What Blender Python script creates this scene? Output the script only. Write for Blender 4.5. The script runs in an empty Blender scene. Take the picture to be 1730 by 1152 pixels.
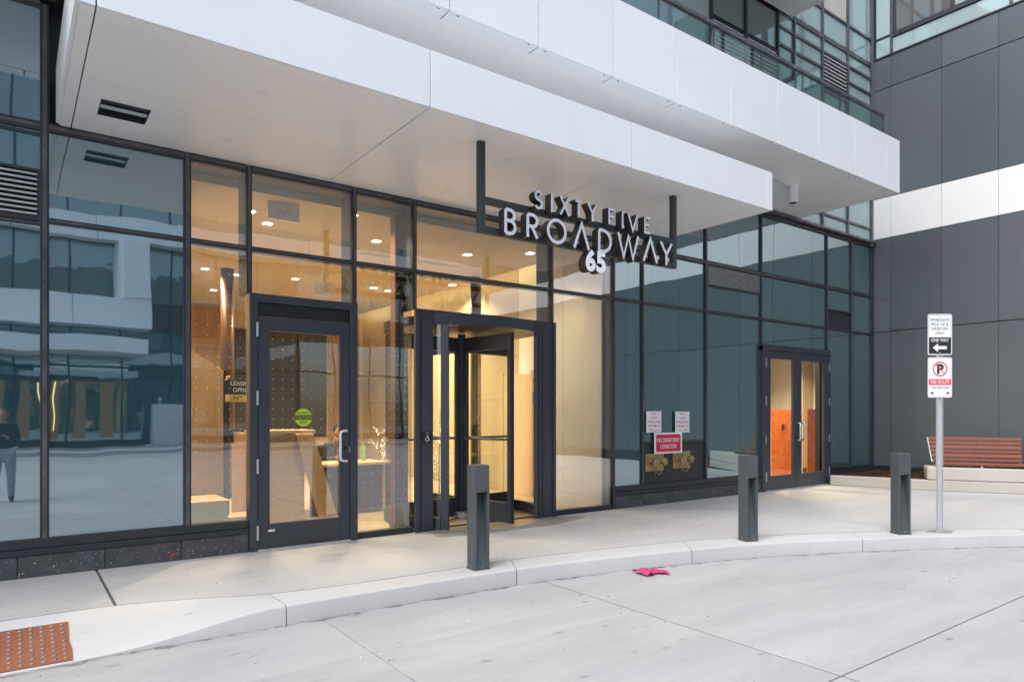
import bpy, bmesh, math, random
from mathutils import Vector, Matrix
random.seed(7)
sc = bpy.context.scene
col = sc.collection
R = math.radians

# ------------------------------------------------------------------ camera, sky, sun, exposure
CAM_H = 1.5
FPX, CXP, HYP = 1150.0, 865.0, 697.0           # focal length, centre column and horizon row of the photo (1730 px wide)
FX, FY = 0.592, 0.806                           # view direction on the ground
_n = math.hypot(FX, FY); FX /= _n; FY /= _n
cam = bpy.data.cameras.new('camera')
cam.sensor_width = 36.0
cam.lens = FPX / 1730.0 * 36.0
cam.shift_y = (HYP - 576.0) / 1730.0
cam.clip_start = 0.05
cam.clip_end = 500.0
camo = bpy.data.objects.new('camera', cam)
col.objects.link(camo)
camo.location = (0, 0, CAM_H)
camo.rotation_euler = (R(90), 0, -math.atan2(FX, FY))
sc.camera = camo

SUN_EL, SUN_AZ = 60.0, 250.0                    # azimuth clockwise from +Y: high, behind and to the left of the camera
w = bpy.data.worlds.new('World'); sc.world = w; w.use_nodes = True
nt = w.node_tree; nt.nodes.clear()
sky = nt.nodes.new('ShaderNodeTexSky'); sky.sky_type = 'NISHITA'; sky.sun_disc = False
sky.sun_elevation = R(SUN_EL); sky.sun_rotation = R(SUN_AZ)
sky.air_density = 1.0; sky.dust_density = 2.5; sky.ozone_density = 1.0
hs = nt.nodes.new('ShaderNodeHueSaturation'); hs.inputs['Saturation'].default_value = 0.62
bg = nt.nodes.new('ShaderNodeBackground'); bg.inputs['Strength'].default_value = 0.15
wo = nt.nodes.new('ShaderNodeOutputWorld')
nt.links.new(sky.outputs[0], hs.inputs['Color']); nt.links.new(hs.outputs[0], bg.inputs[0]); nt.links.new(bg.outputs[0], wo.inputs[0])
sl = bpy.data.lights.new('sun', 'SUN'); sl.energy = 0.75; sl.angle = R(40); sl.color = (1.0, 0.975, 0.945)
so = bpy.data.objects.new('sun', sl); col.objects.link(so)
sd = Vector((math.sin(R(SUN_AZ)) * math.cos(R(SUN_EL)), math.cos(R(SUN_AZ)) * math.cos(R(SUN_EL)), math.sin(R(SUN_EL))))
so.rotation_euler = sd.to_track_quat('Z', 'Y').to_euler()
so.location = sd * 60
vs = sc.view_settings
vs.view_transform = 'Standard'; vs.look = 'None'; vs.gamma = 1.0; vs.use_curve_mapping = False
vs.exposure = 1.33
sc.render.engine = 'CYCLES'
sc.cycles.max_bounces = 10; sc.cycles.diffuse_bounces = 5; sc.cycles.glossy_bounces = 5
sc.cycles.transparent_max_bounces = 24; sc.cycles.transmission_bounces = 6
sc.cycles.sample_clamp_indirect = 6.0
sc.cycles.caustics_reflective = False; sc.cycles.caustics_refractive = False

# ------------------------------------------------------------------ photo pixel -> point on a known plane
YF = 7.6                                        # street face of the entrance facade
XR = 15.75                                      # face of the dark panelled wall
def ray(x, y):
    u = (x - CXP) / FPX; v = (HYP - y) / FPX
    return (FY * u + FX, -FX * u + FY, v)
def onY(x, y, Y=YF):
    r = ray(x, y); t = Y / r[1]; return (t * r[0], CAM_H + t * r[2])
def onX(x, y, X=XR):
    r = ray(x, y); t = X / r[0]; return (t * r[1], CAM_H + t * r[2])
def onZ(x, y, Z=0.0):
    r = ray(x, y); t = (Z - CAM_H) / r[2]; return (t * r[0], t * r[1])

# ------------------------------------------------------------------ materials
def mat(name):
    m = bpy.data.materials.new(name); m.use_nodes = True
    n = m.node_tree; n.nodes.clear()
    out = n.nodes.new('ShaderNodeOutputMaterial')
    return m, n, out
def N(n, t, **kw):
    nd = n.nodes.new(t)
    for k, v in kw.items(): setattr(nd, k, v)
    return nd
def coords(n, rnd=True):
    """object coordinates shifted by a per-object random vector so that no two pieces share a pattern"""
    tc = N(n, 'ShaderNodeTexCoord')
    if not rnd: return tc.outputs['Object']
    oi = N(n, 'ShaderNodeObjectInfo')
    m = N(n, 'ShaderNodeVectorMath', operation='SCALE'); m.inputs[0].default_value = (37.0, 53.0, 71.0)
    n.links.new(oi.outputs['Random'], m.inputs['Scale'])
    a = N(n, 'ShaderNodeVectorMath', operation='ADD')
    n.links.new(tc.outputs['Object'], a.inputs[0]); n.links.new(m.outputs[0], a.inputs[1])
    return a.outputs[0]
def ramp(n, fac, stops):
    r = N(n, 'ShaderNodeValToRGB')
    el = r.color_ramp.elements
    while len(el) < len(stops): el.new(0.5)
    for e, (p, c) in zip(el, stops):
        e.position = p; e.color = (*c, 1) if len(c) == 3 else c
    n.links.new(fac, r.inputs[0]); return r.outputs[0]
def noise(n, vec, scale, detail=4, rough=0.55, dist=0.0):
    t = N(n, 'ShaderNodeTexNoise'); t.inputs['Scale'].default_value = scale
    t.inputs['Detail'].default_value = detail; t.inputs['Roughness'].default_value = rough
    t.inputs['Distortion'].default_value = dist
    n.links.new(vec, t.inputs['Vector']); return t.outputs['Fac']
def mixc(n, fac, a, b, mode='MIX'):
    m = N(n, 'ShaderNodeMix', data_type='RGBA', blend_type=mode)
    for i, v in ((0, fac), (6, a), (7, b)):
        if isinstance(v, (int, float)): m.inputs[i].default_value = v
        elif isinstance(v, tuple): m.inputs[i].default_value = (*v, 1)
        else: n.links.new(v, m.inputs[i])
    return m.outputs[2]
def bump(n, h, strength, dist=0.01):
    b = N(n, 'ShaderNodeBump'); b.inputs['Strength'].default_value = strength; b.inputs['Distance'].default_value = dist
    n.links.new(h, b.inputs['Height']); return b.outputs[0]
def principled(n, out, base, rough=0.5, metal=0.0, spec=0.5, normal=None, emit=None, estr=0.0):
    p = N(n, 'ShaderNodeBsdfPrincipled')
    if isinstance(base, tuple): p.inputs['Base Color'].default_value = (*base, 1)
    else: n.links.new(base, p.inputs['Base Color'])
    if isinstance(rough, (int, float)): p.inputs['Roughness'].default_value = rough
    else: n.links.new(rough, p.inputs['Roughness'])
    p.inputs['Metallic'].default_value = metal
    p.inputs['Specular IOR Level'].default_value = spec
    if normal is not None: n.links.new(normal, p.inputs['Normal'])
    if emit: p.inputs['Emission Color'].default_value = (*emit, 1); p.inputs['Emission Strength'].default_value = estr
    n.links.new(p.outputs[0], out.inputs[0]); return p
def painted(name, c, rough=0.45, var=0.12, metal=0.0, spec=0.5, scale=1.5, bumpy=0.0):
    """paint or powder coat: the colour, faint cloudy dirt, roughness that wanders"""
    m, n, out = mat(name); v = coords(n)
    f = noise(n, v, scale, 6, 0.6)
    dark = tuple(x * (1 - var) for x in c); lite = tuple(min(1, x * (1 + var * 0.6)) for x in c)
    base = ramp(n, f, [(0.3, dark), (0.72, lite)])
    rr = N(n, 'ShaderNodeMapRange'); rr.inputs[3].default_value = rough * 0.85; rr.inputs[4].default_value = min(1, rough * 1.2)
    n.links.new(noise(n, v, scale * 6, 3), rr.inputs[0])
    nm = bump(n, noise(n, v, scale * 0.6, 2), bumpy, 0.02) if bumpy else None
    principled(n, out, base, rr.outputs[0], metal, spec, nm); return m
def flat(name, c, rough=0.5, metal=0.0):
    m, n, out = mat(name); principled(n, out, c, rough, metal); return m
def glow(name, c, s):
    m, n, out = mat(name); e = N(n, 'ShaderNodeEmission'); e.inputs[0].default_value = (*c, 1); e.inputs[1].default_value = s
    n.links.new(e.outputs[0], out.inputs[0]); return m
def wave_normal(n, amp, scale=0.8):
    """toughened glass is never quite flat: a slow ripple that differs from pane to pane"""
    v = coords(n)
    mp = N(n, 'ShaderNodeMapping'); mp.inputs['Scale'].default_value = (1.0, 1.0, 0.7); n.links.new(v, mp.inputs[0])
    h = noise(n, mp.outputs[0], scale, 2, 0.45)
    b = N(n, 'ShaderNodeBump'); b.inputs['Strength'].default_value = 1.0; b.inputs['Distance'].default_value = amp
    n.links.new(h, b.inputs['Height']); return b.outputs[0]
def schlick(n, ior, nm):
    """reflectance of a thin pane, the same from both sides"""
    f0 = ((ior - 1) / (ior + 1)) ** 2
    lw = N(n, 'ShaderNodeLayerWeight'); lw.inputs['Blend'].default_value = 0.5
    if nm is not None: n.links.new(nm, lw.inputs['Normal'])
    pw = N(n, 'ShaderNodeMath', operation='POWER'); pw.inputs[1].default_value = 4.5; n.links.new(lw.outputs['Facing'], pw.inputs[0])
    mr = N(n, 'ShaderNodeMath', operation='MULTIPLY_ADD'); mr.inputs[1].default_value = 1 - f0; mr.inputs[2].default_value = f0
    n.links.new(pw.outputs[0], mr.inputs[0]); return mr
def glass(name, tint=(0.9, 0.95, 0.93), ior=1.75, amp=0.004, dots=False, rough=0.0):
    m, n, out = mat(name)
    nm = wave_normal(n, amp)
    fr = schlick(n, ior, nm)
    tr = N(n, 'ShaderNodeBsdfTransparent'); tr.inputs[0].default_value = (*tint, 1)
    gl = N(n, 'ShaderNodeBsdfGlossy'); gl.inputs['Roughness'].default_value = rough; n.links.new(nm, gl.inputs['Normal'])
    mx = N(n, 'ShaderNodeMixShader')
    n.links.new(fr.outputs[0], mx.inputs[0]); n.links.new(tr.outputs[0], mx.inputs[1]); n.links.new(gl.outputs[0], mx.inputs[2])
    last = mx.outputs[0]
    if dots:                                     # printed bird-safety dots, a 100 mm grid
        tc = N(n, 'ShaderNodeTexCoord'); sp = N(n, 'ShaderNodeSeparateXYZ'); n.links.new(tc.outputs['Object'], sp.inputs[0])
        ds = []
        for o in ('X', 'Z'):
            k = N(n, 'ShaderNodeMath', operation='PINGPONG'); k.inputs[1].default_value = 0.055
            n.links.new(sp.outputs[o], k.inputs[0])
            q = N(n, 'ShaderNodeMath', operation='POWER'); q.inputs[1].default_value = 2; n.links.new(k.outputs[0], q.inputs[0]); ds.append(q.outputs[0])
        ad = N(n, 'ShaderNodeMath', operation='ADD'); n.links.new(ds[0], ad.inputs[0]); n.links.new(ds[1], ad.inputs[1])
        lt = N(n, 'ShaderNodeMath', operation='LESS_THAN'); lt.inputs[1].default_value = 0.0042 ** 2; n.links.new(ad.outputs[0], lt.inputs[0])
        df = N(n, 'ShaderNodeBsdfDiffuse'); df.inputs[0].default_value = (0.6, 0.6, 0.6, 1)
        m2 = N(n, 'ShaderNodeMixShader'); n.links.new(lt.outputs[0], m2.inputs[0]); n.links.new(last, m2.inputs[1]); n.links.new(df.outputs[0], m2.inputs[2]); last = m2.outputs[0]
    n.links.new(last, out.inputs[0]); return m
def spandrel(name, base, ior=2.6, amp=0.006, scale=0.8, refl=(0.76, 0.91, 0.97)):
    """opaque back-painted coated glass: strong tinted mirror over a dark ground"""
    m, n, out = mat(name); nm = wave_normal(n, amp, scale)
    fr = schlick(n, ior, nm)
    df = N(n, 'ShaderNodeBsdfDiffuse'); df.inputs[0].default_value = (*base, 1)
    gl = N(n, 'ShaderNodeBsdfGlossy'); gl.inputs['Roughness'].default_value = 0.015; gl.inputs['Color'].default_value = (*refl, 1); n.links.new(nm, gl.inputs['Normal'])
    mx = N(n, 'ShaderNodeMixShader')
    n.links.new(fr.outputs[0], mx.inputs[0]); n.links.new(df.outputs[0], mx.inputs[1]); n.links.new(gl.outputs[0], mx.inputs[2])
    n.links.new(mx.outputs[0], out.inputs[0]); return m
def concrete(name, c, stain=0.25, rough=0.8, grain=0.05, blotch=0.9):
    m, n, out = mat(name); v = coords(n)
    big = noise(n, v, 0.35, 4, 0.6)
    base = ramp(n, big, [(0.28, tuple(x * 0.90 for x in c)), (0.75, tuple(x * 1.05 for x in c))])
    mp = N(n, 'ShaderNodeMapping'); mp.inputs['Scale'].default_value = (0.6, 2.6, 1.0); mp.inputs['Rotation'].default_value = (0, 0, 0.35); n.links.new(v, mp.inputs[0])
    streak = ramp(n, noise(n, mp.outputs[0], blotch, 5, 0.62, 0.4), [(0.40, (1, 1, 1)), (0.60, (1 - stain * 0.10,) * 3), (0.78, (1, 1, 1))])
    base = mixc(n, 1.0, base, streak, 'MULTIPLY')
    mp2 = N(n, 'ShaderNodeMapping'); mp2.inputs['Scale'].default_value = (1.0, 2.2, 1.0); mp2.inputs['Rotation'].default_value = (0, 0, -0.5); n.links.new(v, mp2.inputs[0])
    sp = ramp(n, noise(n, mp2.outputs[0], 4.2, 4, 0.6, 0.8), [(0.66, (0, 0, 0)), (0.78, (1, 1, 1))])      # scuffs and spots
    base = mixc(n, mixc(n, 1.0, sp, (stain * 0.8,) * 3, 'MULTIPLY'), base, tuple(x * 0.62 for x in c))
    vo = N(n, 'ShaderNodeTexVoronoi'); vo.inputs['Scale'].default_value = 2.6; n.links.new(mp2.outputs[0], vo.inputs['Vector'])
    wob = N(n, 'ShaderNodeMath', operation='MULTIPLY_ADD'); wob.inputs[1].default_value = 0.30; n.links.new(noise(n, v, 6, 5, 0.75), wob.inputs[0]); n.links.new(vo.outputs['Distance'], wob.inputs[2])
    spots = ramp(n, wob.outputs[0], [(0.16, (0.75, 0.75, 0.75)), (0.31, (0, 0, 0))])
    pick = ramp(n, vo.outputs['Color'], [(0.46, (0, 0, 0)), (0.66, (1, 1, 1))])
    base = mixc(n, mixc(n, 1.0, mixc(n, 1.0, spots, pick, 'MULTIPLY'), (stain,) * 3, 'MULTIPLY'), base, tuple(x * 0.5 for x in c))
    mp3 = N(n, 'ShaderNodeMapping'); mp3.inputs['Scale'].default_value = (0.25, 5.0, 1.0); mp3.inputs['Rotation'].default_value = (0, 0, 0.15); n.links.new(v, mp3.inputs[0])
    scuff = ramp(n, noise(n, mp3.outputs[0], 2.4, 5, 0.7, 0.3), [(0.60, (0, 0, 0)), (0.80, (stain * 0.18,) * 3)])
    base = mixc(n, scuff, base, tuple(x * 0.6 for x in c))
    fine = ramp(n, noise(n, v, 140, 3, 0.7), [(0.25, (1 - grain * 2,) * 3), (0.8, (1 + grain,) * 3)])
    base = mixc(n, 1.0, base, fine, 'MULTIPLY')
    hb = bump(n, noise(n, v, 90, 4, 0.65), 0.25, 0.004)
    principled(n, out, base, rough, 0, 0.3, hb); return m
def wood(name, a, b, scale=(0.6, 14, 14), rough=0.5):
    m, n, out = mat(name); v = coords(n)
    mp = N(n, 'ShaderNodeMapping'); mp.inputs['Scale'].default_value = scale; n.links.new(v, mp.inputs[0])
    base = ramp(n, noise(n, mp.outputs[0], 3.0, 6, 0.6, 0.6), [(0.3, a), (0.7, b)])
    oi = N(n, 'ShaderNodeObjectInfo')
    tint = ramp(n, oi.outputs['Random'], [(0, (0.78, 0.74, 0.72)), (1, (1.12, 1.05, 1.0))])
    base = mixc(n, 1.0, base, tint, 'MULTIPLY')
    principled(n, out, base, rough, 0, 0.4, bump(n, noise(n, mp.outputs[0], 6, 3), 0.15, 0.004)); return m
def speckled_stone(name):
    """honed black plinth stone with pale chips, wash marks and scratches"""
    m, n, out = mat(name); v = coords(n)
    base = ramp(n, noise(n, v, 5, 5, 0.65), [(0.3, (0.050, 0.052, 0.058)), (0.75, (0.095, 0.098, 0.106))])
    vo = N(n, 'ShaderNodeTexVoronoi'); vo.inputs['Scale'].default_value = 26; vo.inputs['Randomness'].default_value = 1
    dst = noise(n, v, 30, 2)
    wv = N(n, 'ShaderNodeVectorMath', operation='ADD'); n.links.new(v, wv.inputs[0])
    sc_ = N(n, 'ShaderNodeVectorMath', operation='SCALE'); sc_.inputs[0].default_value = (0.05, 0.05, 0.08); n.links.new(dst, sc_.inputs['Scale']); n.links.new(sc_.outputs[0], wv.inputs[1])
    n.links.new(wv.outputs[0], vo.inputs['Vector'])
    chips = ramp(n, vo.outputs['Distance'], [(0.10, (1, 1, 1)), (0.17, (0, 0, 0))])
    gate = ramp(n, noise(n, v, 3.5, 2), [(0.42, (0, 0, 0)), (0.55, (1, 1, 1))])
    f = mixc(n, 1.0, chips, gate, 'MULTIPLY')
    base = mixc(n, f, base, (0.60, 0.60, 0.62))
    wash = ramp(n, noise(n, v, 7, 6, 0.7), [(0.56, (0, 0, 0)), (0.85, (0.35, 0.35, 0.35))])
    base = mixc(n, wash, base, (0.30, 0.30, 0.32))
    principled(n, out, base, 0.55, 0, 0.4, bump(n, noise(n, v, 40, 3), 0.15, 0.003)); return m

def cladding(name):
    """satin grey composite panel: even coat, faint sheen drift, light dust streaks"""
    m, n, out = mat(name); v = coords(n)
    oi = N(n, 'ShaderNodeObjectInfo')
    base = ramp(n, oi.outputs['Random'], [(0, (0.080, 0.093, 0.104)), (1, (0.108, 0.122, 0.133))])
    mp = N(n, 'ShaderNodeMapping'); mp.inputs['Scale'].default_value = (3, 3, 0.25); n.links.new(v, mp.inputs[0])
    dust = ramp(n, noise(n, mp.outputs[0], 2.0, 4, 0.6), [(0.45, (0, 0, 0)), (0.9, (0.12, 0.12, 0.12))])
    base = mixc(n, dust, base, (0.16, 0.16, 0.16))
    principled(n, out, base, 0.26, 0.0, 0.6, bump(n, noise(n, v, 0.5, 1), 0.4, 0.02)); return m

M = {}
M['white'] = painted('white_panel', (0.79, 0.81, 0.83), 0.38, 0.03, 0, 0.45, 0.8, 0.012)
M['white_band'] = painted('white_band_panel', (0.80, 0.80, 0.79), 0.32, 0.03, 0, 0.5, 0.8, 0.012)
M['soffit'] = painted('soffit_panel', (0.84, 0.84, 0.84), 0.30, 0.03, 0, 0.5, 0.8, 0.01)
M['joint'] = flat('shadow_joint', (0.30, 0.31, 0.33), 0.9)
M['frame'] = painted('charcoal_frame', (0.025, 0.030, 0.037), 0.42, 0.18, 0, 0.5, 3)
M['frame_edge'] = painted('worn_frame_cap', (0.115, 0.115, 0.127), 0.34, 0.5, 0.35, 0.5, 5)
M['door_frame'] = painted('slate_door_frame', (0.044, 0.050, 0.066), 0.36, 0.15, 0, 0.5, 3)
M['louvre'] = painted('louvre_slat', (0.52, 0.53, 0.55), 0.4, 0.2, 0.3, 0.5, 6)
M['black'] = flat('black_metal', (0.012, 0.012, 0.016), 0.4)
M['steel'] = painted('brushed_steel', (0.62, 0.63, 0.64), 0.28, 0.1, 0.9, 0.5, 9)
M['galv'] = painted('galvanised_steel', (0.62, 0.64, 0.66), 0.42, 0.22, 0.35, 0.5, 14)
M['bollard'] = painted('bollard_grey', (0.075, 0.088, 0.095), 0.48, 0.10, 0, 0.45, 4)
M['sign_frame'] = painted('sign_frame_grey', (0.034, 0.042, 0.045), 0.40, 0.1, 0, 0.5, 4)
M['letter'] = painted('letter_face', (0.62, 0.63, 0.67), 0.45, 0.04, 0, 0.4, 4)
M['letter_w'] = painted('numeral_face', (0.80, 0.80, 0.83), 0.45, 0.03, 0, 0.4, 4)
M['letter_s'] = painted('letter_return', (0.030, 0.028, 0.030), 0.30, 0.15, 0.25, 0.6, 4)
M['dark_panel'] = cladding('charcoal_cladding')
M['reveal'] = flat('cladding_reveal', (0.012, 0.012, 0.014), 0.7)
M['stone'] = speckled_stone('plinth_stone')
M['mortar'] = concrete('plinth_mortar', (0.30, 0.29, 0.28), 0.3)
M['walk'] = concrete('sidewalk_concrete', (0.485, 0.485, 0.48), 0.60, 0.82)
M['road'] = concrete('driveway_concrete', (0.405, 0.407, 0.412), 1.1, 0.78)
M['kerb'] = concrete('kerb_concrete', (0.53, 0.535, 0.53), 0.55, 0.82)
M['kerb_warm'] = concrete('planter_concrete', (0.52, 0.49, 0.44), 0.45, 0.85)
M['gap'] = flat('joint_filler', (0.10, 0.092, 0.085), 0.95)
M['glass_dot'] = glass('lobby_glass_dotted', (0.90, 0.925, 0.905), 2.5, 0.005, True)
M['glass'] = glass('lobby_glass', (0.90, 0.925, 0.905), 2.5, 0.005)
M['glass_r'] = glass('lobby_glass_reflective', (0.85, 0.87, 0.85), 3.3, 0.006)
M['glass_door'] = glass('door_glass', (0.95, 0.97, 0.95), 1.65, 0.002)
M['glass_rail'] = glass('balustrade_glass', (0.62, 0.76, 0.74), 2.0, 0.003)
M['spandrel'] = spandrel('spandrel_glass', (0.030, 0.068, 0.084), 4.4, 0.0045)
M['spandrel2'] = spandrel('spandrel_glass_dull', (0.050, 0.104, 0.108), 4.0, 0.0085, 0.6)
M['upper_glass'] = spandrel('upper_wall_glass', (0.36, 0.45, 0.44), 2.2, 0.01, 1.2)
M['upper_dark'] = spandrel('upper_dark_glass', (0.16, 0.20, 0.19), 2.3, 0.01, 1.2)
M['frosted'] = painted('frosted_screen', (0.42, 0.52, 0.50), 0.35, 0.1, 0, 0.5, 1)
M['blind'] = painted('pale_blind', (0.55, 0.53, 0.47), 0.6, 0.1, 0, 0.3, 2)
M['brass'] = painted('brass', (0.46, 0.35, 0.17), 0.42, 0.25, 0.7, 0.5, 8)
M['red'] = painted('sign_red', (0.62, 0.012, 0.045), 0.4, 0.04)
M['sign_white'] = painted('sign_white', (0.80, 0.80, 0.82), 0.4, 0.03)
M['sign_black'] = flat('sign_black', (0.02, 0.025, 0.025), 0.5)
M['sign_red2'] = flat('sign_print_red', (0.72, 0.055, 0.05), 0.45)
M['lime'] = flat('sticker_lime', (0.52, 0.64, 0.03), 0.5)
M['slat'] = wood('bench_hardwood', (0.15, 0.045, 0.026), (0.30, 0.095, 0.05))
M['oak'] = wood('pale_oak', (0.56, 0.38, 0.20), (0.70, 0.52, 0.30), (1, 1, 6), 0.4)
M['cream'] = painted('lobby_cream_wall', (0.60, 0.50, 0.35), 0.6, 0.05, 0, 0.3, 1)
M['plaster'] = painted('pale_plaster', (0.76, 0.75, 0.72), 0.6, 0.04, 0, 0.3, 1)
M['window_dark'] = spandrel('drawn_blind_window', (0.13, 0.125, 0.12), 2.2, 0.01)
M['ceil'] = painted('lobby_ceiling', (0.60, 0.51, 0.37), 0.7, 0.03, 0, 0.3, 1)
M['stonewall'] = painted('lobby_stone_panel', (0.52, 0.43, 0.30), 0.5, 0.08, 0, 0.4, 2)
M['wallwood'] = wood('lobby_wall_veneer', (0.36, 0.24, 0.13), (0.47, 0.33, 0.19), (6, 6, 0.7), 0.45)
M['brown'] = wood('walnut_column', (0.075, 0.035, 0.018), (0.16, 0.08, 0.04), (8, 8, 0.8), 0.35)
M['lobby_dark'] = painted('lobby_dark_wall', (0.05, 0.04, 0.035), 0.35, 0.1)
M['lobby_floor'] = painted('lobby_floor_stone', (0.40, 0.32, 0.22), 0.35, 0.2, 0, 0.5, 2)
M['orange'] = wood('orange_board', (0.62, 0.13, 0.02), (0.80, 0.24, 0.035), (2, 2, 2), 0.6)
M['yellow'] = flat('old_gold_print', (0.70, 0.52, 0.16), 0.5)
M['tactile'] = concrete('tactile_rust', (0.27, 0.105, 0.058), 0.8, 0.75)
M['dome'] = painted('tactile_dome', (0.27, 0.20, 0.19), 0.5, 0.5, 0.2, 0.4, 20)
M['soil'] = concrete('planter_mulch', (0.085, 0.040, 0.020), 0.6, 0.95, 0.2)
M['twig'] = flat('dry_twig', (0.03, 0.035, 0.02), 0.9)
M['leaf'] = flat('low_plant_leaf', (0.05, 0.075, 0.02), 0.8)
M['pink'] = painted('pink_fabric', (0.50, 0.045, 0.155), 0.75, 0.2, 0, 0.3, 12)
M['lamp'] = glow('lamp_diffuser', (1.0, 0.84, 0.62), 14.0)
M['cove'] = glow('cove_strip', (1.0, 0.72, 0.36), 6.0)
M['fairy'] = glow('fairy_light', (1.0, 0.75, 0.42), 4.5)
M['lit'] = glow('lit_window', (1.0, 0.72, 0.45), 0.07)
M['fairy_far'] = glow('far_light_string', (1.0, 0.68, 0.3), 1.6)
M['skin'] = flat('skin', (0.45, 0.24, 0.16), 0.55)
M['cloth_black'] = painted('black_coat', (0.016, 0.017, 0.020), 0.85, 0.3)
M['cloth_pale'] = painted('pale_trousers', (0.42, 0.44, 0.48), 0.85, 0.15)
M['hair'] = flat('dark_hair', (0.012, 0.009, 0.008), 0.6)
M['green'] = flat('green_jar', (0.22, 0.45, 0.05), 0.4)
M['purple'] = flat('purple_jar', (0.20, 0.05, 0.22), 0.4)
M['poin'] = flat('red_flower', (0.55, 0.02, 0.03), 0.6)

# ------------------------------------------------------------------ mesh helpers
def link(name, me, m, parent=None, kind=None):
    o = bpy.data.objects.new(name, me); col.objects.link(o)
    if m is not None:
        if isinstance(m, (list, tuple)):
            for k in m: me.materials.append(k)
        elif len(me.materials) == 0: me.materials.append(m)
    if parent is not None:
        o.parent = parent
        if parent.type == 'EMPTY':
            o.matrix_parent_inverse = (Matrix.Translation(parent.location) @ Matrix.Rotation(parent.rotation_euler.z, 4, 'Z')).inverted()
    if kind: o['kind'] = kind
    return o
def thing(name, label, cat, loc=(0, 0, 0), group=None):
    o = bpy.data.objects.new(name, None); col.objects.link(o); o.location = loc
    o.empty_display_size = 0.2; o['label'] = label; o['category'] = cat
    if group: o['group'] = group
    return o
def tag(o, label, cat=None, group=None, kind=None):
    o['label'] = label
    if cat: o['category'] = cat
    if group: o['group'] = group
    if kind: o['kind'] = kind
    return o
def bm_box(bm, x0, x1, y0, y1, z0, z1, mi=0):
    vs_ = [bm.verts.new((x, y, z)) for z in (z0, z1) for y in (y0, y1) for x in (x0, x1)]
    fs = [(0, 2, 3, 1), (4, 5, 7, 6), (0, 1, 5, 4), (2, 6, 7, 3), (0, 4, 6, 2), (1, 3, 7, 5)]
    out = []
    for f in fs:
        fc = bm.faces.new([vs_[i] for i in f]); fc.material_index = mi; out.append(fc)
    return out
def finish(bm, name, m, parent=None, bev=0.0, seg=1, smooth=False, kind=None):
    if bev:
        bmesh.ops.bevel(bm, geom=list(bm.edges), offset=bev, segments=seg, affect='EDGES', profile=0.5)
    bmesh.ops.recalc_face_normals(bm, faces=list(bm.faces))
    me = bpy.data.meshes.new(name)
    if smooth:
        for f in bm.faces: f.smooth = True
    bm.to_mesh(me); bm.free()
    return link(name, me, m, parent, kind)
def box(name, b, m, parent=None, bev=0.0, kind=None):
    bm = bmesh.new(); bm_box(bm, *b); return finish(bm, name, m, parent, bev, kind=kind)
def bm_prism(bm, poly, z0, z1, axis='Z'):
    """extrude a 2-D polygon; axis says which world axis the extrusion runs along"""
    def P(a, b, c):
        return (a, b, c) if axis == 'Z' else ((a, c, b) if axis == 'Y' else (c, a, b))
    lo = [bm.verts.new(P(a, b, z0)) for a, b in poly]; hi = [bm.verts.new(P(a, b, z1)) for a, b in poly]
    bm.faces.new(lo[::-1]); bm.faces.new(hi)
    k = len(poly)
    for i in range(k): bm.faces.new((lo[i], lo[(i + 1) % k], hi[(i + 1) % k], hi[i]))
def prism(name, poly, z0, z1, m, parent=None, axis='Z', bev=0.0, kind=None):
    bm = bmesh.new(); bm_prism(bm, poly, z0, z1, axis); return finish(bm, name, m, parent, bev, kind=kind)
def bm_tube(bm, pts, r, n=10, cap=True):
    pts = [Vector(p) for p in pts]; rings = []
    for i, p in enumerate(pts):
        d = (pts[min(i + 1, len(pts) - 1)] - pts[max(i - 1, 0)]).normalized()
        a = d.orthogonal().normalized() if i == 0 else (prev - d * prev.dot(d)).normalized()
        prev = a; b = d.cross(a); rr = r[i] if isinstance(r, (list, tuple)) else r
        rings.append([bm.verts.new(p + (a * math.cos(2 * math.pi * k / n) + b * math.sin(2 * math.pi * k / n)) * rr) for k in range(n)])
    for i in range(len(rings) - 1):
        for k in range(n): bm.faces.new((rings[i][k], rings[i][(k + 1) % n], rings[i + 1][(k + 1) % n], rings[i + 1][k]))
    if cap: bm.faces.new(rings[0][::-1]); bm.faces.new(rings[-1])
def tube(name, pts, r, m, parent=None, n=10, smooth=True, kind=None):
    bm = bmesh.new(); bm_tube(bm, pts, r, n); o = finish(bm, name, m, parent, kind=kind)
    if smooth:
        for f in o.data.polygons: f.use_smooth = len(f.vertices) == 4
    return o
def arc_wall(bm, cx, cy, r0, r1, a0, a1, z0, z1, n=24):
    pr = []
    for i in range(n + 1):
        a = a0 + (a1 - a0) * i / n; c, s = math.cos(a), math.sin(a)
        pr.append([bm.verts.new((cx + rr * c, cy + rr * s, z)) for rr, z in ((r0, z0), (r1, z0), (r1, z1), (r0, z1))])
    for i in range(n):
        for k in range(4): bm.faces.new((pr[i][k], pr[i][(k + 1) % 4], pr[i + 1][(k + 1) % 4], pr[i + 1][k]))
    bm.faces.new(pr[0][::-1]); bm.faces.new(pr[-1])
def catmull(pts, per=8):
    out = []
    P = [pts[0]] + list(pts) + [pts[-1]]
    for i in range(1, len(P) - 2):
        p0, p1, p2, p3 = P[i - 1], P[i], P[i + 1], P[i + 2]
        for k in range(per):
            t = k / per
            out.append(tuple(0.5 * (2 * b + (c - a) * t + (2 * a - 5 * b + 4 * c - d) * t * t + (3 * b - a - 3 * c + d) * t ** 3) for a, b, c, d in zip(p0, p1, p2, p3)))
    out.append(tuple(pts[-1])); return out
def frame_pts(O, Rv, U, Nv):
    O, Rv, U, Nv = Vector(O), Vector(Rv), Vector(U), Vector(Nv)
    return lambda x, y, z=0.0: O + Rv * x + U * y + Nv * z
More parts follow.
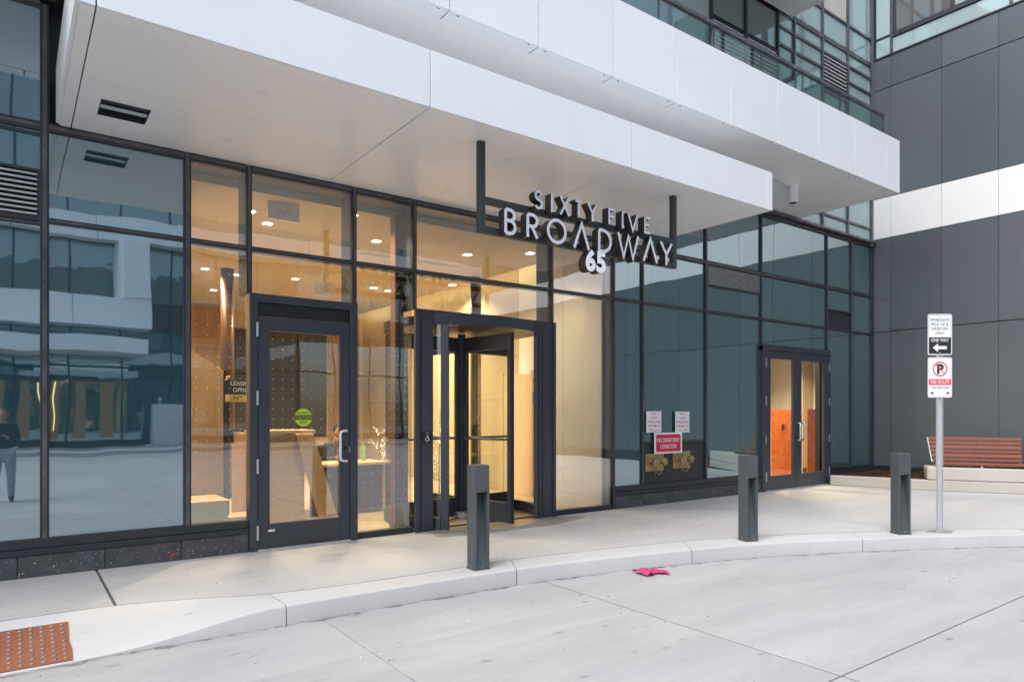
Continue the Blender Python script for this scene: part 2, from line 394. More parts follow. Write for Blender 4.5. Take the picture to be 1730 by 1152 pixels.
def text(name, body, fr, m, parent, width=None, height=None, cx=0.0, cy=0.0, depth=0.0015, bold=0.0, space=1.0):
    """one line of print as a thin mesh in the plane given by fr, fitted to width x height round (cx, cy)"""
    cu = bpy.data.curves.new('t', 'FONT'); cu.body = body; cu.size = 1.0; cu.offset = bold; cu.space_character = space
    cu.resolution_u = 3
    to = bpy.data.objects.new('t', cu)
    me = bpy.data.meshes.new_from_object(to)
    xs = [v.co.x for v in me.vertices]; ys = [v.co.y for v in me.vertices]
    x0, x1, y0, y1 = min(xs), max(xs), min(ys), max(ys)
    sy = height / (y1 - y0) if height else None
    sx = width / (x1 - x0) if width else sy
    if sy is None: sy = sx
    for v in me.vertices:
        v.co = fr((v.co.x - (x0 + x1) / 2) * sx + cx, (v.co.y - (y0 + y1) / 2) * sy + cy, depth)
    me.materials.clear()
    bpy.data.objects.remove(to); bpy.data.curves.remove(cu)
    return link(name, me, m, parent)
FACE = ((1, 0, 0), (0, 0, 1), (0, -1, 0))        # a plane that faces the street

# ------------------------------------------------------------------ ground: road slabs, kerb, ramp, sidewalk
ZR = -0.15
road = box('road', (-60, 60, -45, 40, ZR - 0.4, ZR - 0.012), M['gap'])
tag(road, 'pale concrete driveway in front of the entrance', kind='structure')
GX = [-40, -16, -11.5, -7, -2.4, 2.0, 4.2, 9.0, 13.5, 18, 23, 30, 45]
GY = [-24, -15.5, -11, -6.5, -2.2, 2.22, 4.33, 8.0]
for i in range(len(GX) - 1):
    for j in range(len(GY) - 1):
        g = 0.006 if (GX[i + 1] in (2.0,) or GY[j + 1] == 4.33) else 0.008
        g2 = 0.003
        x1 = GX[i + 1] - (0.003 if GX[i + 1] == 2.0 else 0.013); x0 = GX[i] + (0.003 if GX[i] == 2.0 else 0.013)
        y1 = GY[j + 1] - (0.003 if GY[j + 1] == 4.33 else 0.006); y0 = GY[j] + (0.003 if GY[j] == 4.33 else 0.006)
        box('slab', (x0, x1, y0, y1, ZR - 0.05, ZR), M['road'], road, 0.004)

BACK = catmull([(-14, 6.13), (-8, 6.13), (-3, 6.13), (-0.07, 6.13), (0.66, 6.10), (1.2, 5.94), (1.72, 5.74), (2.65, 5.63), (4.1, 5.60), (5.1, 5.47), (6.3, 5.23), (7.0, 5.01), (8.0, 4.60), (8.95, 4.12), (9.82, 3.64), (10.6, 3.12), (12.0, 2.0), (13.4, 0.4), (14.5, -1.5), (15.2, -3.6), (15.6, -6.0), (15.68, -9)], 10)
FRONT = catmull([(-14, 5.32), (-8, 5.32), (-3, 5.32), (-0.07, 5.33), (0.55, 5.35), (1.2, 5.33), (1.72, 5.31), (2.5, 5.30), (3.9, 5.235), (4.85, 5.10), (6.01, 4.85), (6.85, 4.60), (7.75, 4.24), (8.55, 3.86), (9.4, 3.42), (10.2, 2.92), (11.6, 1.75), (13.0, 0.15), (14.1, -1.7), (14.8, -3.75), (15.2, -6.0), (15.28, -9)], 10)
def yat(path, X):
    for a, b in zip(path, path[1:]):
        if a[0] <= X <= b[0]: return a[1] + (b[1] - a[1]) * (X - a[0]) / (b[0] - a[0] + 1e-9)
    return path[-1][1] if X > path[-1][0] else path[0][1]
def ztop(X):                                     # the kerb runs down to the road at the ramp
    if X >= 1.72: return 0.0
    if X <= 0.45: return ZR + 0.008
    t = (X - 0.45) / 1.27
    return (ZR + 0.008) * (1 - t * t * (3 - 2 * t))
kerb = thing('kerb', 'raised concrete kerb curving along the entrance drive', 'kerb', (0, 5.3, ZR))
del kerb['category']; kerb['kind'] = 'structure'
cuts = [-14, -9, -4.4, 1.72, 3.90, 6.01, 8.12, 10.1, 12.2, 14.0, 15.25]
idx = [min(range(len(FRONT)), key=lambda k: abs(FRONT[k][0] - c)) for c in cuts]
for a, b in zip(idx, idx[1:]):
    bm = bmesh.new(); rows = []
    n_ = b - a
    for k in range(n_ + 1):
        f = Vector(FRONT[a + k]); q = Vector(BACK[a + k])
        if k == 0: t_ = Vector(FRONT[a + 1]) - f
        else: t_ = f - Vector(FRONT[a + k - 1])
        t_.normalize()
        sh = t_ * (0.004 if k == 0 else (-0.004 if k == n_ else 0))
        f = f + sh; q = q + sh
        zt = ztop(f.x); dr = (q - f).normalized()
        c_ = min(0.022, max(0.002, (zt - ZR) * 0.3))
        prof = [(q, ZR - 0.1), (q, -0.002), (f + dr * c_, zt), (f + dr * c_ * 0.3, zt - c_ * 0.3), (f, zt - c_), (f - dr * 0.012, ZR - 0.1)]
        rows.append([bm.verts.new((p.x, p.y, z)) for p, z in prof])
    for r0, r1 in zip(rows, rows[1:]):
        for k in range(6): bm.faces.new((r0[k], r0[(k + 1) % 6], r1[(k + 1) % 6], r1[k]))
    bm.faces.new(rows[0]); bm.faces.new(rows[-1][::-1])
    o = finish(bm, 'kerb_stone', M['kerb'], kerb)
    for p in o.data.polygons: p.use_smooth = True
    o.data.set_sharp_from_angle(angle=R(24))

walk = box('sidewalk', (-14, 15.6, 7.0, 7.62, ZR - 0.1, -0.02), M['gap'])
tag(walk, 'pale concrete sidewalk along the building', kind='structure')
SX = [-14, -9.2, -4.3, 0.65, 5.0, 9.23, 12.6, 15.74]
for x0, x1 in zip(SX, SX[1:]):
    g0 = 0.012 if x0 == 0.65 else 0.002; g1 = 0.012 if x1 == 0.65 else 0.002
    xs = [x0 + g0] + [p[0] for p in BACK if x0 + 0.03 < p[0] < x1 - 0.03] + [x1 - g1]
    poly = [(x, yat(BACK, x) + 0.012) for x in xs] + [(x1 - g1, 7.64), (x0 + g0, 7.64)]
    prism('slab', poly, -0.12, 0.0, M['walk'], walk)
# grime gathered at the foot of the kerb
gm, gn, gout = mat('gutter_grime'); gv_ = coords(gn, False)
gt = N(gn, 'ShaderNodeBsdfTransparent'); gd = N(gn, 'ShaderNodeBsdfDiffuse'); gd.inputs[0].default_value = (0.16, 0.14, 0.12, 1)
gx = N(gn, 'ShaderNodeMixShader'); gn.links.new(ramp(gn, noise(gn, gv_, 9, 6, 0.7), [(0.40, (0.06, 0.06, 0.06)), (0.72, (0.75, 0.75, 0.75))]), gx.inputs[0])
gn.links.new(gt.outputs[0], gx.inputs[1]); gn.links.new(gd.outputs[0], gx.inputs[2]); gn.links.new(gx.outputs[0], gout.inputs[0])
bm = bmesh.new(); prev_ = None
for k_, f_ in enumerate(FRONT):
    if f_[0] < -3 or f_[0] > 13: continue
    d_ = Vector(FRONT[min(k_ + 1, len(FRONT) - 1)]) - Vector(FRONT[k_ - 1]); d_.normalize(); n_ = Vector((d_.y, -d_.x))
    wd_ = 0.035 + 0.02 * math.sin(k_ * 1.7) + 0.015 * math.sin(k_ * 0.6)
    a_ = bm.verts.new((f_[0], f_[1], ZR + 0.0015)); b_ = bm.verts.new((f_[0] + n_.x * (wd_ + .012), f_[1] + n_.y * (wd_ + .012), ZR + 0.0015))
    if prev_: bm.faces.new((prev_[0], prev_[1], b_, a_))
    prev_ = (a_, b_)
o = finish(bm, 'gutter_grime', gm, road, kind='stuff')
# caulk in the wide joint, mortar bed under the joints
box('joint_filler', (0.639, 0.661, 6.11, 7.58, -0.1, -0.006), M['gap'], walk)
bm = bmesh.new()                                  # grit and flecks of litter on the drive and the walk
for k in range(150):
    gx_, gy_ = random.uniform(0, 10), random.uniform(1.5, 7.4)
    f_, b_ = yat(FRONT, gx_), yat(BACK, gx_)
    if f_ - 0.05 < gy_ < b_ + 0.05: continue
    z_ = ZR if gy_ < f_ else 0.0
    s_ = random.choice((0.003, 0.004, 0.005, 0.009))
    bmesh.ops.create_cube(bm, size=1.0, matrix=Matrix.Translation((gx_, gy_, z_ + 0.0025)) @ Matrix.Rotation(random.random() * 6, 4, 'Z') @ Matrix.Diagonal((s_ * random.uniform(1, 2.4), s_, 0.003, 1)))
for f in bm.faces: f.material_index = 0 if hash(f.index // 6) % 3 else 1
grit = finish(bm, 'grit', [M['gap'], M['sign_white']]); tag(grit, 'scattered grit and flecks on the concrete', kind='stuff')
# strip of ground behind the kerb joint (dark line)
# round floor plate of the revolving door
CD = (5.2, 8.3); RD = 1.07
bm = bmesh.new()
vsr = [bm.verts.new((CD[0] + (RD + 0.06) * math.cos(a), CD[1] + (RD + 0.06) * math.sin(a), 0.004)) for a in [R(-139 + 98 * k / 30) for k in range(31)]]
vsr += [bm.verts.new((6.12, 7.66, 0.004)), bm.verts.new((4.28, 7.66, 0.004))]
bm.faces.new(vsr)
o = finish(bm, 'door_threshold_plate', M['lobby_floor'], walk)
prism('mat_strip', [(4.15, 7.10), (4.75, 7.02), (5.9, 7.02), (6.75, 7.30), (6.40, 7.52), (4.2, 7.52)], 0.0, 0.0025, M['mortar'], walk)

# tactile plate on the ramp
def ramp_z(X, Y):
    f, b = yat(FRONT, X), yat(BACK, X); t = (b - Y) / (b - f)
    return ztop(X) * t
tp = thing('tactile_plate', 'rusty orange tactile paving plate with domes on the kerb ramp', 'tactile paving', (-0.3, 5.64, -0.08))
bm = bmesh.new()
X0, X1, Y0, Y1 = -0.90, 0.325, 5.355, 5.945
nx, ny = 12, 4
gv = [[bm.verts.new((X0 + (X1 - X0) * i / nx + (0.006 * math.sin(j * 2.1) if i == nx else 0), Y0 + (Y1 - Y0) * j / ny, ramp_z(min(X1, X0 + (X1 - X0) * i / nx), Y0 + (Y1 - Y0) * j / ny) + 0.006)) for i in range(nx + 1)] for j in range(ny + 1)]
for j in range(ny):
    for i in range(nx): bm.faces.new((gv[j][i], gv[j][i + 1], gv[j + 1][i + 1], gv[j + 1][i]))
ex = bmesh.ops.extrude_face_region(bm, geom=list(bm.faces))
for v in [e for e in ex['geom'] if isinstance(e, bmesh.types.BMVert)]: v.co.z -= 0.02
finish(bm, 'plate', M['tactile'], tp)
bm = bmesh.new(); bmesh.ops.create_cone(bm, cap_ends=True, segments=8, radius1=0.016, radius2=0.010, depth=0.008)
dme = bpy.data.meshes.new('dome'); bm.to_mesh(dme); bm.free(); dme.materials.append(M['dome'])
for i in range(20):
    for j in range(9):
        x = X1 - 0.035 - i * 0.061; y = Y0 + 0.04 + j * 0.0635
        o = bpy.data.objects.new('dome', dme); col.objects.link(o); o.parent = tp
        o.matrix_parent_inverse = Matrix.Translation(tp.location).inverted()
        o.location = (x, y, ramp_z(x, y) + 0.009)

# ------------------------------------------------------------------ entrance facade (curtain wall)
cw = thing('curtain_wall', 'dark framed glass ground floor facade of the entrance block', 'building', (8, YF, 0))
GY0, GY1 = YF + 0.030, YF + 0.042                 # glass planes
def pane(x0, x1, z0, z1, m, name='glass_pane'):
    return box(name, (x0, x1, GY0, GY1, z0, z1), m, cw)
def mullion(x, z0, z1, wd=0.062, name='mullion', y1=YF + 0.16):
    b = box(name, (x - wd / 2, x + wd / 2, YF, y1, z0, z1), M['frame'], cw, 0.003)
    box('cover_cap', (x - wd * 0.24, x + wd * 0.24, YF - 0.006, YF + 0.004, z0 + 0.004, z1 - 0.004), M['frame_edge'], b)
    return b
def transom(x0, x1, z, h=0.05, name='transom', y0=YF + 0.004, y1=YF + 0.15, cap=True):
    b = box(name, (x0, x1, y0, y1, z - h / 2, z + h / 2), M['frame'], cw, 0.003)
    if cap and h < 0.09: box('cover_cap', (x0 + 0.004, x1 - 0.004, y0 - 0.006, y0 + 0.004, z - h * 0.2, z + h * 0.2), M['frame_edge'], b)
    return b
def louvre(x0, x1, z0, z1, parent, y=YF, n=10, frame=True):
    o = box('louvre', (x0, x1, y + 0.07, y + 0.09, z0, z1), M['black'], parent)
    if frame:
        for b in ((x0, x0 + 0.025, z0, z1), (x1 - 0.025, x1, z0, z1), (x0 + 0.025, x1 - 0.025, z1 - 0.025, z1), (x0 + 0.025, x1 - 0.025, z0, z0 + 0.045)):
            box('louvre_frame', (b[0], b[1], y + 0.008, y + 0.07, b[2], b[3]), M['frame'], o)
    h = (z1 - z0 - 0.07) / n
    for k in range(n):
        zc = z0 + 0.045 + h * (k + 0.5)
        bm = bmesh.new()
        bm_prism(bm, [(y + 0.006, zc - h * 0.26), (y + 0.012, zc - h * 0.30), (y + 0.06, zc + h * 0.15), (y + 0.055, zc + h * 0.28), (y + 0.012, zc + h * 0.05), (y + 0.006, zc + h * 0.10)], x0 + 0.026, x1 - 0.026, 'X')
        finish(bm, 'slat', M['louvre'], o)
    return o
BX = [-3.0, -1.35, 0.242, 1.452, 2.066, 3.27, 4.072, 6.305, 7.554, 8.207, 9.812, 11.46, 13.80, 14.80, 15.70]
Z_SILL, Z_T1, Z_HEAD, Z_TOP = 0.345, 3.275, 4.135, 5.26
h = 0.031
def P2(i, z0, z1, m): return pane(BX[i] + h, BX[i + 1] - h, z0, z1, m)
t1a, t1b = Z_T1 - 0.025, Z_T1 + 0.025
ha, hb_ = Z_HEAD - 0.045, Z_HEAD + 0.035
# bays 0 and 1: left of the canopy, full height
for i in (0, 1):
    P2(i, Z_SILL, t1a - 0.02, M['spandrel']); louvre(BX[i] + h, BX[i + 1] - h, 3.255, 3.735, cw, n=9)
    P2(i, 3.74, ha, M['spandrel']); P2(i, hb_, Z_TOP - 0.03, M['spandrel'])
P2(2, Z_SILL, t1a, M['spandrel']); P2(2, t1b, ha, M['spandrel'])
P2(3, Z_SILL, t1a, M['glass_dot']); P2(3, t1b, ha, M['glass_dot'])
P2(4, 2.80, t1a, M['glass_dot']); P2(4, t1b, ha, M['glass'])
P2(5, 0.075, t1a, M['glass_dot']); P2(5, t1b, ha, M['glass'])
P2(6, 2.81, t1a, M['glass']); P2(6, t1b, ha, M['glass'])
P2(7, 0.075, t1a, M['glass_r']); P2(7, t1b, ha, M['glass_r'])
s2 = M['spandrel2']
P2(8, Z_SILL, t1a, s2); P2(8, t1b, ha, s2); P2(8, hb_, Z_TOP - 0.03, s2)
pane(BX[9] + h, BX[10] - h, Z_SILL, 1.0, M['frame'], 'metal_panel'); P2(9, 1.03, t1a, s2); P2(9, t1b, ha, s2); P2(9, hb_, Z_TOP - 0.03, s2)
transom(BX[9] + h, BX[10] - h, 1.015, 0.03)
P2(10, Z_SILL, t1a, s2); P2(10, t1b, 3.72, s2); louvre(BX[10] + h, BX[11] - h, 3.72, 4.11, cw, n=12); P2(10, hb_, Z_TOP - 0.03, s2)
P2(11, 2.81, t1a, s2); P2(11, t1b, ha, s2); P2(11, hb_, Z_TOP - 0.03, s2)
P2(12, 0.33, t1a, s2); pane(BX[12] + h, BX[13] - h, t1b, 3.66, M['frame'], 'metal_panel'); transom(BX[12] + h, BX[13] - h, 3.675, 0.03); P2(12, 3.69, ha, s2); P2(12, hb_, Z_TOP - 0.03, s2)
P2(13, 0.33, t1a, s2); P2(13, t1b, ha, s2); P2(13, hb_, Z_TOP - 0.03, s2)
for a, b in ((-8.2, -6.4), (-6.4, -4.7), (-4.7, -3.0)):      # the facade runs on to the left, out of the picture
    pane(a + h, b - h, Z_SILL, t1a - 0.02, M['spandrel']); louvre(a + h, b - h, 3.255, 3.735, cw, n=9)
    pane(a + h, b - h, 3.74, ha, M['spandrel']); pane(a + h, b - h, hb_, Z_TOP - 0.03, M['spandrel'])
    mullion(a, 0.20, Z_TOP, 0.07)
    for z_, h_ in ((3.235, 0.03), (Z_HEAD, 0.08), (Z_TOP, 0.07)): transom(a + h - 0.001, b - h + 0.001, z_, h_)
for i, x in enumerate(BX):
    z0 = 0.20
    if i in (4, 5, 6, 7): z0 = 2.80 if i in (4, ) else 0.0
    if i == 5: z0 = 2.80
    if i == 6: z0 = 2.80
    if i == 7: z0 = 2.80
    if i == 8: z0 = 0.0
    if i in (11, 12): z0 = 2.80
    z1 = Z_TOP if (i <= 2 or i >= 8) else Z_HEAD + 0.02
    mullion(x, z0, z1, 0.07 if i <= 3 else 0.056, 'mullion', YF + (0.34 if 4 <= i <= 7 else 0.16))
for i in range(14):
    a, b = BX[i] + h - 0.001, BX[i + 1] - h + 0.001
    if i >= 2: transom(a, b, Z_T1, 0.05)
    else: transom(a, b, 3.235, 0.03)
    transom(a, b, Z_HEAD, 0.08, 'transom', YF + 0.004, YF + (0.36 if 3 <= i <= 7 else 0.15))
    if i <= 1 or i >= 8: transom(a, b, Z_TOP, 0.07)
# head flashing above the upper row (right) and dark closure (left)
box('head_flashing', (7.6, 15.72, YF - 0.10, YF + 0.15, Z_TOP + 0.037, Z_TOP + 0.09), M['frame_edge'], cw, 0.004)
box('head_closure', (-8.2, 0.33, YF - 0.02, YF + 0.15, Z_TOP + 0.036, 6.6), M['frame'], cw, 0.004)
# sill profiles and stone plinth
def sill(x0, x1):
    box('sill', (x0, x1, YF - 0.012, YF + 0.15, 0.262, Z_SILL - 0.001), M['frame'], cw, 0.003)
    box('sill_flashing', (x0, x1, YF - 0.03, YF + 0.15, 0.203, 0.259), M['frame'], cw, 0.003)
def plinth(x0, x1, joints):
    xs = [x0] + joints + [x1]
    pl = box('plinth', (x0, x1, YF + 0.01, YF + 0.15, -0.02, 0.203), M['mortar'], cw)
    for a, b in zip(xs, xs[1:]):
        box('stone', (a + 0.004, b - 0.004, YF - 0.018, YF + 0.01, 0.001, 0.2), M['stone'], pl, 0.003)
sill(-8.2, 2.055); plinth(-8.2, 2.055, [-7.44, -6.76, -6.08, -5.4, -4.72, -4.04, -3.36, -2.68, -2.0, -1.32, -0.64, 0.04, 0.72, 1.39])
sill(7.58, 11.45); plinth(7.58, 11.45, [8.2, 8.82, 9.44, 10.06, 10.68])
sill(13.86, 15.70); plinth(13.86, 15.70, [14.5, 15.1])
box('corner_trim', (15.70, 15.745, YF - 0.01, YF + 0.2, 0.0, Z_TOP + 0.03), M['frame'], cw)
for i in (5, 7): box('floor_track', (BX[i] + h, BX[i + 1] - h, YF, YF + 0.12, 0.0, 0.073), M['frame'], cw, 0.003)
box('end_jamb', (BX[8] - 0.028, BX[8] + 0.03, YF - 0.004, YF + 0.15, 0.0, 0.345), M['frame'], cw)
# solid wall behind the opaque bays
for a, b, z1 in ((-8.2, 1.45, 6.6), (7.6, 11.40, 5.3), (13.85, 15.7, 5.3)):
    box('backing_wall', (a, b, YF + 0.2, YF + 0.3, 0.0, z1), M['black'], cw)
box('backing_wall', (11.40, 13.85, YF + 0.2, YF + 0.3, 3.0, 5.3), M['black'], cw)
# red smear of paint on the plinth
rx_, rz_ = onY(292, 936)
prism('paint_smear', [(rx_ - 0.03, rz_ - 0.02), (rx_ - 0.012, rz_ - 0.022), (rx_ + 0.0, rz_ - 0.002), (rx_ + 0.035, rz_ + 0.012), (rx_ + 0.03, rz_ + 0.02), (rx_ - 0.015, rz_ + 0.008)], YF - 0.0195, YF - 0.0183, M['red'], cw, 'Y')
# ------------------------------------------------------------------ entrance canopy
CZ0, CZ1, CYF, CXL, CXRT = 4.17, 4.67, 5.22, 0.325, 8.11
cano = thing('canopy', 'white panelled canopy with flat soffit over the main entrance', 'canopy', (4.2, 6.4, CZ0))
box('core', (CXL + 0.03, CXRT - 0.03, CYF + 0.03, YF - 0.03, CZ0 + 0.03, CZ1 - 0.03), M['joint'], cano)
CJ = [0.447, 2.95, 5.46, 7.97]
fx_ = [CXL] + CJ + [CXRT]
for a, b in zip(fx_, fx_[1:]):
    box('fascia_panel', (a + (0.005 if a != CXL else 0), b - (0.005 if b != CXRT else 0), CYF, CYF + 0.03, CZ0, CZ1), M['white'], cano, 0.0025)
for a, b in ((CYF + 0.033, 6.42), (6.426, YF - 0.05)):
    box('end_panel', (CXL, CXL + 0.028, a, b, CZ0, CZ1), M['white'], cano, 0.0025)
    box('end_panel', (CXRT - 0.028, CXRT, a, b, CZ0, CZ1), M['white'], cano, 0.0025)
box('roof_sheet', (CXL + 0.03, CXRT - 0.03, CYF + 0.032, YF - 0.03, CZ1 - 0.03, CZ1), M['white'], cano)
vent = (0.612, 0.995, 6.74, 7.12)
sx_ = [CXL + 0.024] + CJ[:3] + [CXRT - 0.024]
YJ1, YJ2 = 5.40, 6.40
for a, b in zip(sx_, sx_[1:]):
    for c, d in ((CYF + 0.032, YJ1), (YJ1, YJ2), (YJ2, YF - 0.004)):
        g = 0.002
        if a == CJ[0] and c == YJ2:      # the panel with the diffuser opening: built round the hole
            for q in ((a + 0.005, vent[0], c + g, d), (vent[1], b - 0.005, c + g, d), (vent[0], vent[1], c + g, vent[2]), (vent[0], vent[1], vent[3], d)):
                box('soffit_panel', (*q, CZ0, CZ0 + 0.026), M['soffit'], cano)
        else:
            box('soffit_panel', (a + 0.005, b - 0.005, c + g, d - g, CZ0, CZ0 + 0.026), M['soffit'], cano, 0.0012)
dv = thing('slot_diffuser', 'black rectangular slot diffuser recessed in the canopy soffit', 'air vent', (0.8, 6.93, CZ0))
bm = bmesh.new()
for b in ((vent[0] + .002, vent[0] + 0.008, vent[2] + .002, vent[3] - .002), (vent[1] - 0.008, vent[1] - .002, vent[2] + .002, vent[3] - .002), (vent[0] + 0.008, vent[1] - 0.008, vent[2] + .002, vent[2] + 0.008), (vent[0] + 0.008, vent[1] - 0.008, vent[3] - 0.008, vent[3] - .002)):
    bm_box(bm, b[0], b[1], b[2], b[3], CZ0 + 0.002, CZ0 + 0.029)
bm_box(bm, vent[0] + 0.002, vent[1] - 0.002, vent[2] + 0.002, vent[3] - 0.002, CZ0 + 0.0285, CZ0 + 0.0295)
finish(bm, 'housing', M['black'], dv)
box('deflector_blade', (vent[0] + 0.01, vent[1] - 0.01, 6.90, 6.965, CZ0 + 0.010, CZ0 + 0.018), M['galv'], dv)
box('deflector_blade', (vent[0] + 0.01, vent[1] - 0.01, 7.06, 7.068, CZ0 + 0.006, CZ0 + 0.026), M['black'], dv)
def downlight(x, y, z, label, on=False):
    o = thing('downlight', label, 'ceiling light', (x, y, z), 'recessed downlights in the canopy soffit')
    bm = bmesh.new(); arc_wall(bm, x, y, 0.045, 0.062, 0, 2 * math.pi * 0.9999, z - 0.004, z - 0.0005, 28); finish(bm, 'trim_ring', M['white'], o)
    bm = bmesh.new(); bmesh.ops.create_cone(bm, cap_ends=True, segments=24, radius1=0.043, radius2=0.045, depth=0.003, matrix=Matrix.Translation((x, y, z - 0.002))); finish(bm, 'lens', M['sign_white'], o)
for x, y, lb in ((1.70, 5.85, 'round downlight in the canopy soffit, front one above the single door'), (1.70, 7.03, 'round downlight in the canopy soffit close to the glass by the black diffuser'),
                 (4.23, 5.84, 'round downlight in the canopy soffit behind the left post of the hanging sign'), (4.23, 7.03, 'round downlight in the soffit above the revolving door, near the glass'),
                 (6.75, 5.85, 'round downlight in the soffit next to the right post of the sign'), (6.75, 7.03, 'round downlight in the soffit above the tall pale window, near the glass')):
    downlight(x, y, CZ0, lb)

# ------------------------------------------------------------------ balcony band above with glass balustrade, slab over it
BZ0, BZ1, BYF, BXR = 5.36, 6.28, 5.62, 12.60
bal = thing('balcony', 'long white panelled balcony edge with glass balustrade above the canopy', 'balcony', (6, 6.6, BZ0))
box('core', (-8.2, BXR - 0.03, BYF + 0.03, YF - 0.002, BZ0 + 0.028, BZ1 - 0.3), M['joint'], bal)
bj = [3.39 + 1.0925 * k for k in range(-11, 9)] + [BXR]
bj = [b for b in bj if b <= BXR]
for a, b in zip(bj, bj[1:]):
    box('fascia_panel', (a + 0.005, b - (0.005 if b < BXR else 0), BYF, BYF + 0.028, BZ0, BZ1), M['white'], bal, 0.0025)
    rp = box('return_panel', (a + 0.008, b - 0.008, BYF + 0.030, BYF + 0.19, BZ0, BZ0 + 0.024), M['white'], bal, 0.0015)
    for xx in (a + 0.11, b - 0.11):
        box('fixing_tab', (xx - 0.012, xx + 0.012, BYF + 0.032, BYF + 0.042, BZ0 - 0.004, BZ0 - 0.0005), M['black'], rp)
box('end_panel', (BXR - 0.028, BXR, BYF + 0.03, 6.55, BZ0, BZ1), M['white'], bal, 0.0025)
box('end_panel', (BXR - 0.028, BXR, 6.556, YF - 0.01, BZ0, BZ1), M['white'], bal, 0.0025)
box('soffit', (-8.2, BXR - 0.16, BYF + 0.195, YF - 0.004, BZ0 + 0.006, BZ0 + 0.026), M['soffit'], bal)
for a, b in ((BYF + 0.195, 6.2), (6.21, 6.9), (6.91, YF - 0.01)):
    box('return_panel', (BXR - 0.155, BXR - 0.03, a, b, BZ0, BZ0 + 0.024), M['white'], bal, 0.0015)
box('coping', (-8.2, BXR - 0.03, BYF + 0.03, BYF + 0.16, BZ1 - 0.03, BZ1 - 0.006), M['white'], bal)
box('inner_kerb', (-8.2, BXR - 0.03, BYF + 0.13, BYF + 0.16, BZ1 - 0.3, BZ1 - 0.031), M['joint'], bal)
gy = BYF + 0.11
gj = [onY(p, 300, gy)[0] for p in (1112.75, 1205.5, 1287, 1356, 1419)]
gj = [gj[0] - 1.2 * k for k in range(13, 0, -1)] + gj + [12.22]
for a, b in zip(gj, gj[1:]):
    box('balustrade_pane', (a + 0.012, b - 0.012, gy - 0.006, gy + 0.006, BZ1 - 0.004, 6.64), M['glass_rail'], bal)
    box('baluster', (a - 0.008, a + 0.008, gy - 0.012, gy + 0.012, BZ1 - 0.004, 6.63), M['frame_edge'], bal)
box('baluster', (12.222, 12.238, gy - 0.012, gy + 0.012, BZ1 - 0.004, 6.63), M['frame_edge'], bal)
box('handrail', (gj[0], 12.24, gy - 0.032, gy + 0.032, 6.645, 6.70), M['frame_edge'], bal, 0.006)
# spotlight under the balcony, its cable
sp = onZ(1340, 316, BZ0)
spt = thing('spotlight', 'white cylinder spotlight on the balcony soffit beyond the canopy end', 'spotlight', (sp[0], sp[1], BZ0))
zc = BZ0 + 0.006
bm = bmesh.new(); bmesh.ops.create_cone(bm, cap_ends=True, segments=28, radius1=0.082, radius2=0.082, depth=0.26, matrix=Matrix.Translation((sp[0], sp[1], zc - 0.15))); finish(bm, 'body', M['white'], spt, 0.005)
bm = bmesh.new(); bmesh.ops.create_cone(bm, cap_ends=True, segments=28, radius1=0.095, radius2=0.095, depth=0.02, matrix=Matrix.Translation((sp[0], sp[1], zc - 0.0105))); finish(bm, 'mounting_plate', M['white'], spt)
bm = bmesh.new(); bmesh.ops.create_cone(bm, cap_ends=True, segments=28, radius1=0.06, radius2=0.06, depth=0.004, matrix=Matrix.Translation((sp[0], sp[1], zc - 0.2825))); finish(bm, 'lens', M['black'], spt)
tube('cable', [(sp[0] - 0.08, sp[1], zc - 0.03), (sp[0] - 0.2, sp[1], zc - 0.02), (sp[0] - 0.5, sp[1] - 0.02, zc - 0.022), (sp[0] - 1.0, sp[1] - 0.03, zc - 0.012)], 0.012, M['galv'], spt, 8)

UXR, UZ0 = 12.47, 9.33
ub = thing('upper_balcony', 'white slab of the next balcony at the top edge of the picture', 'balcony', (6, 6.6, UZ0))
box('slab', (-8.2, UXR - 0.09, BYF + 0.04, YF - 0.004, UZ0 + 0.004, UZ0 + 0.9), M['soffit'], ub)
box('end_panel', (UXR - 0.085, UXR, BYF + 0.04, YF - 0.004, UZ0, UZ0 + 0.9), M['white'], ub, 0.003)
for k in range(-11, 8):
    a = 3.39 + 1.0925 * k
    box('fascia_panel', (a + 0.003, min(a + 1.0895, UXR), BYF, BYF + 0.036, UZ0 - 0.002, UZ0 + 0.9), M['white'], ub, 0.0025)

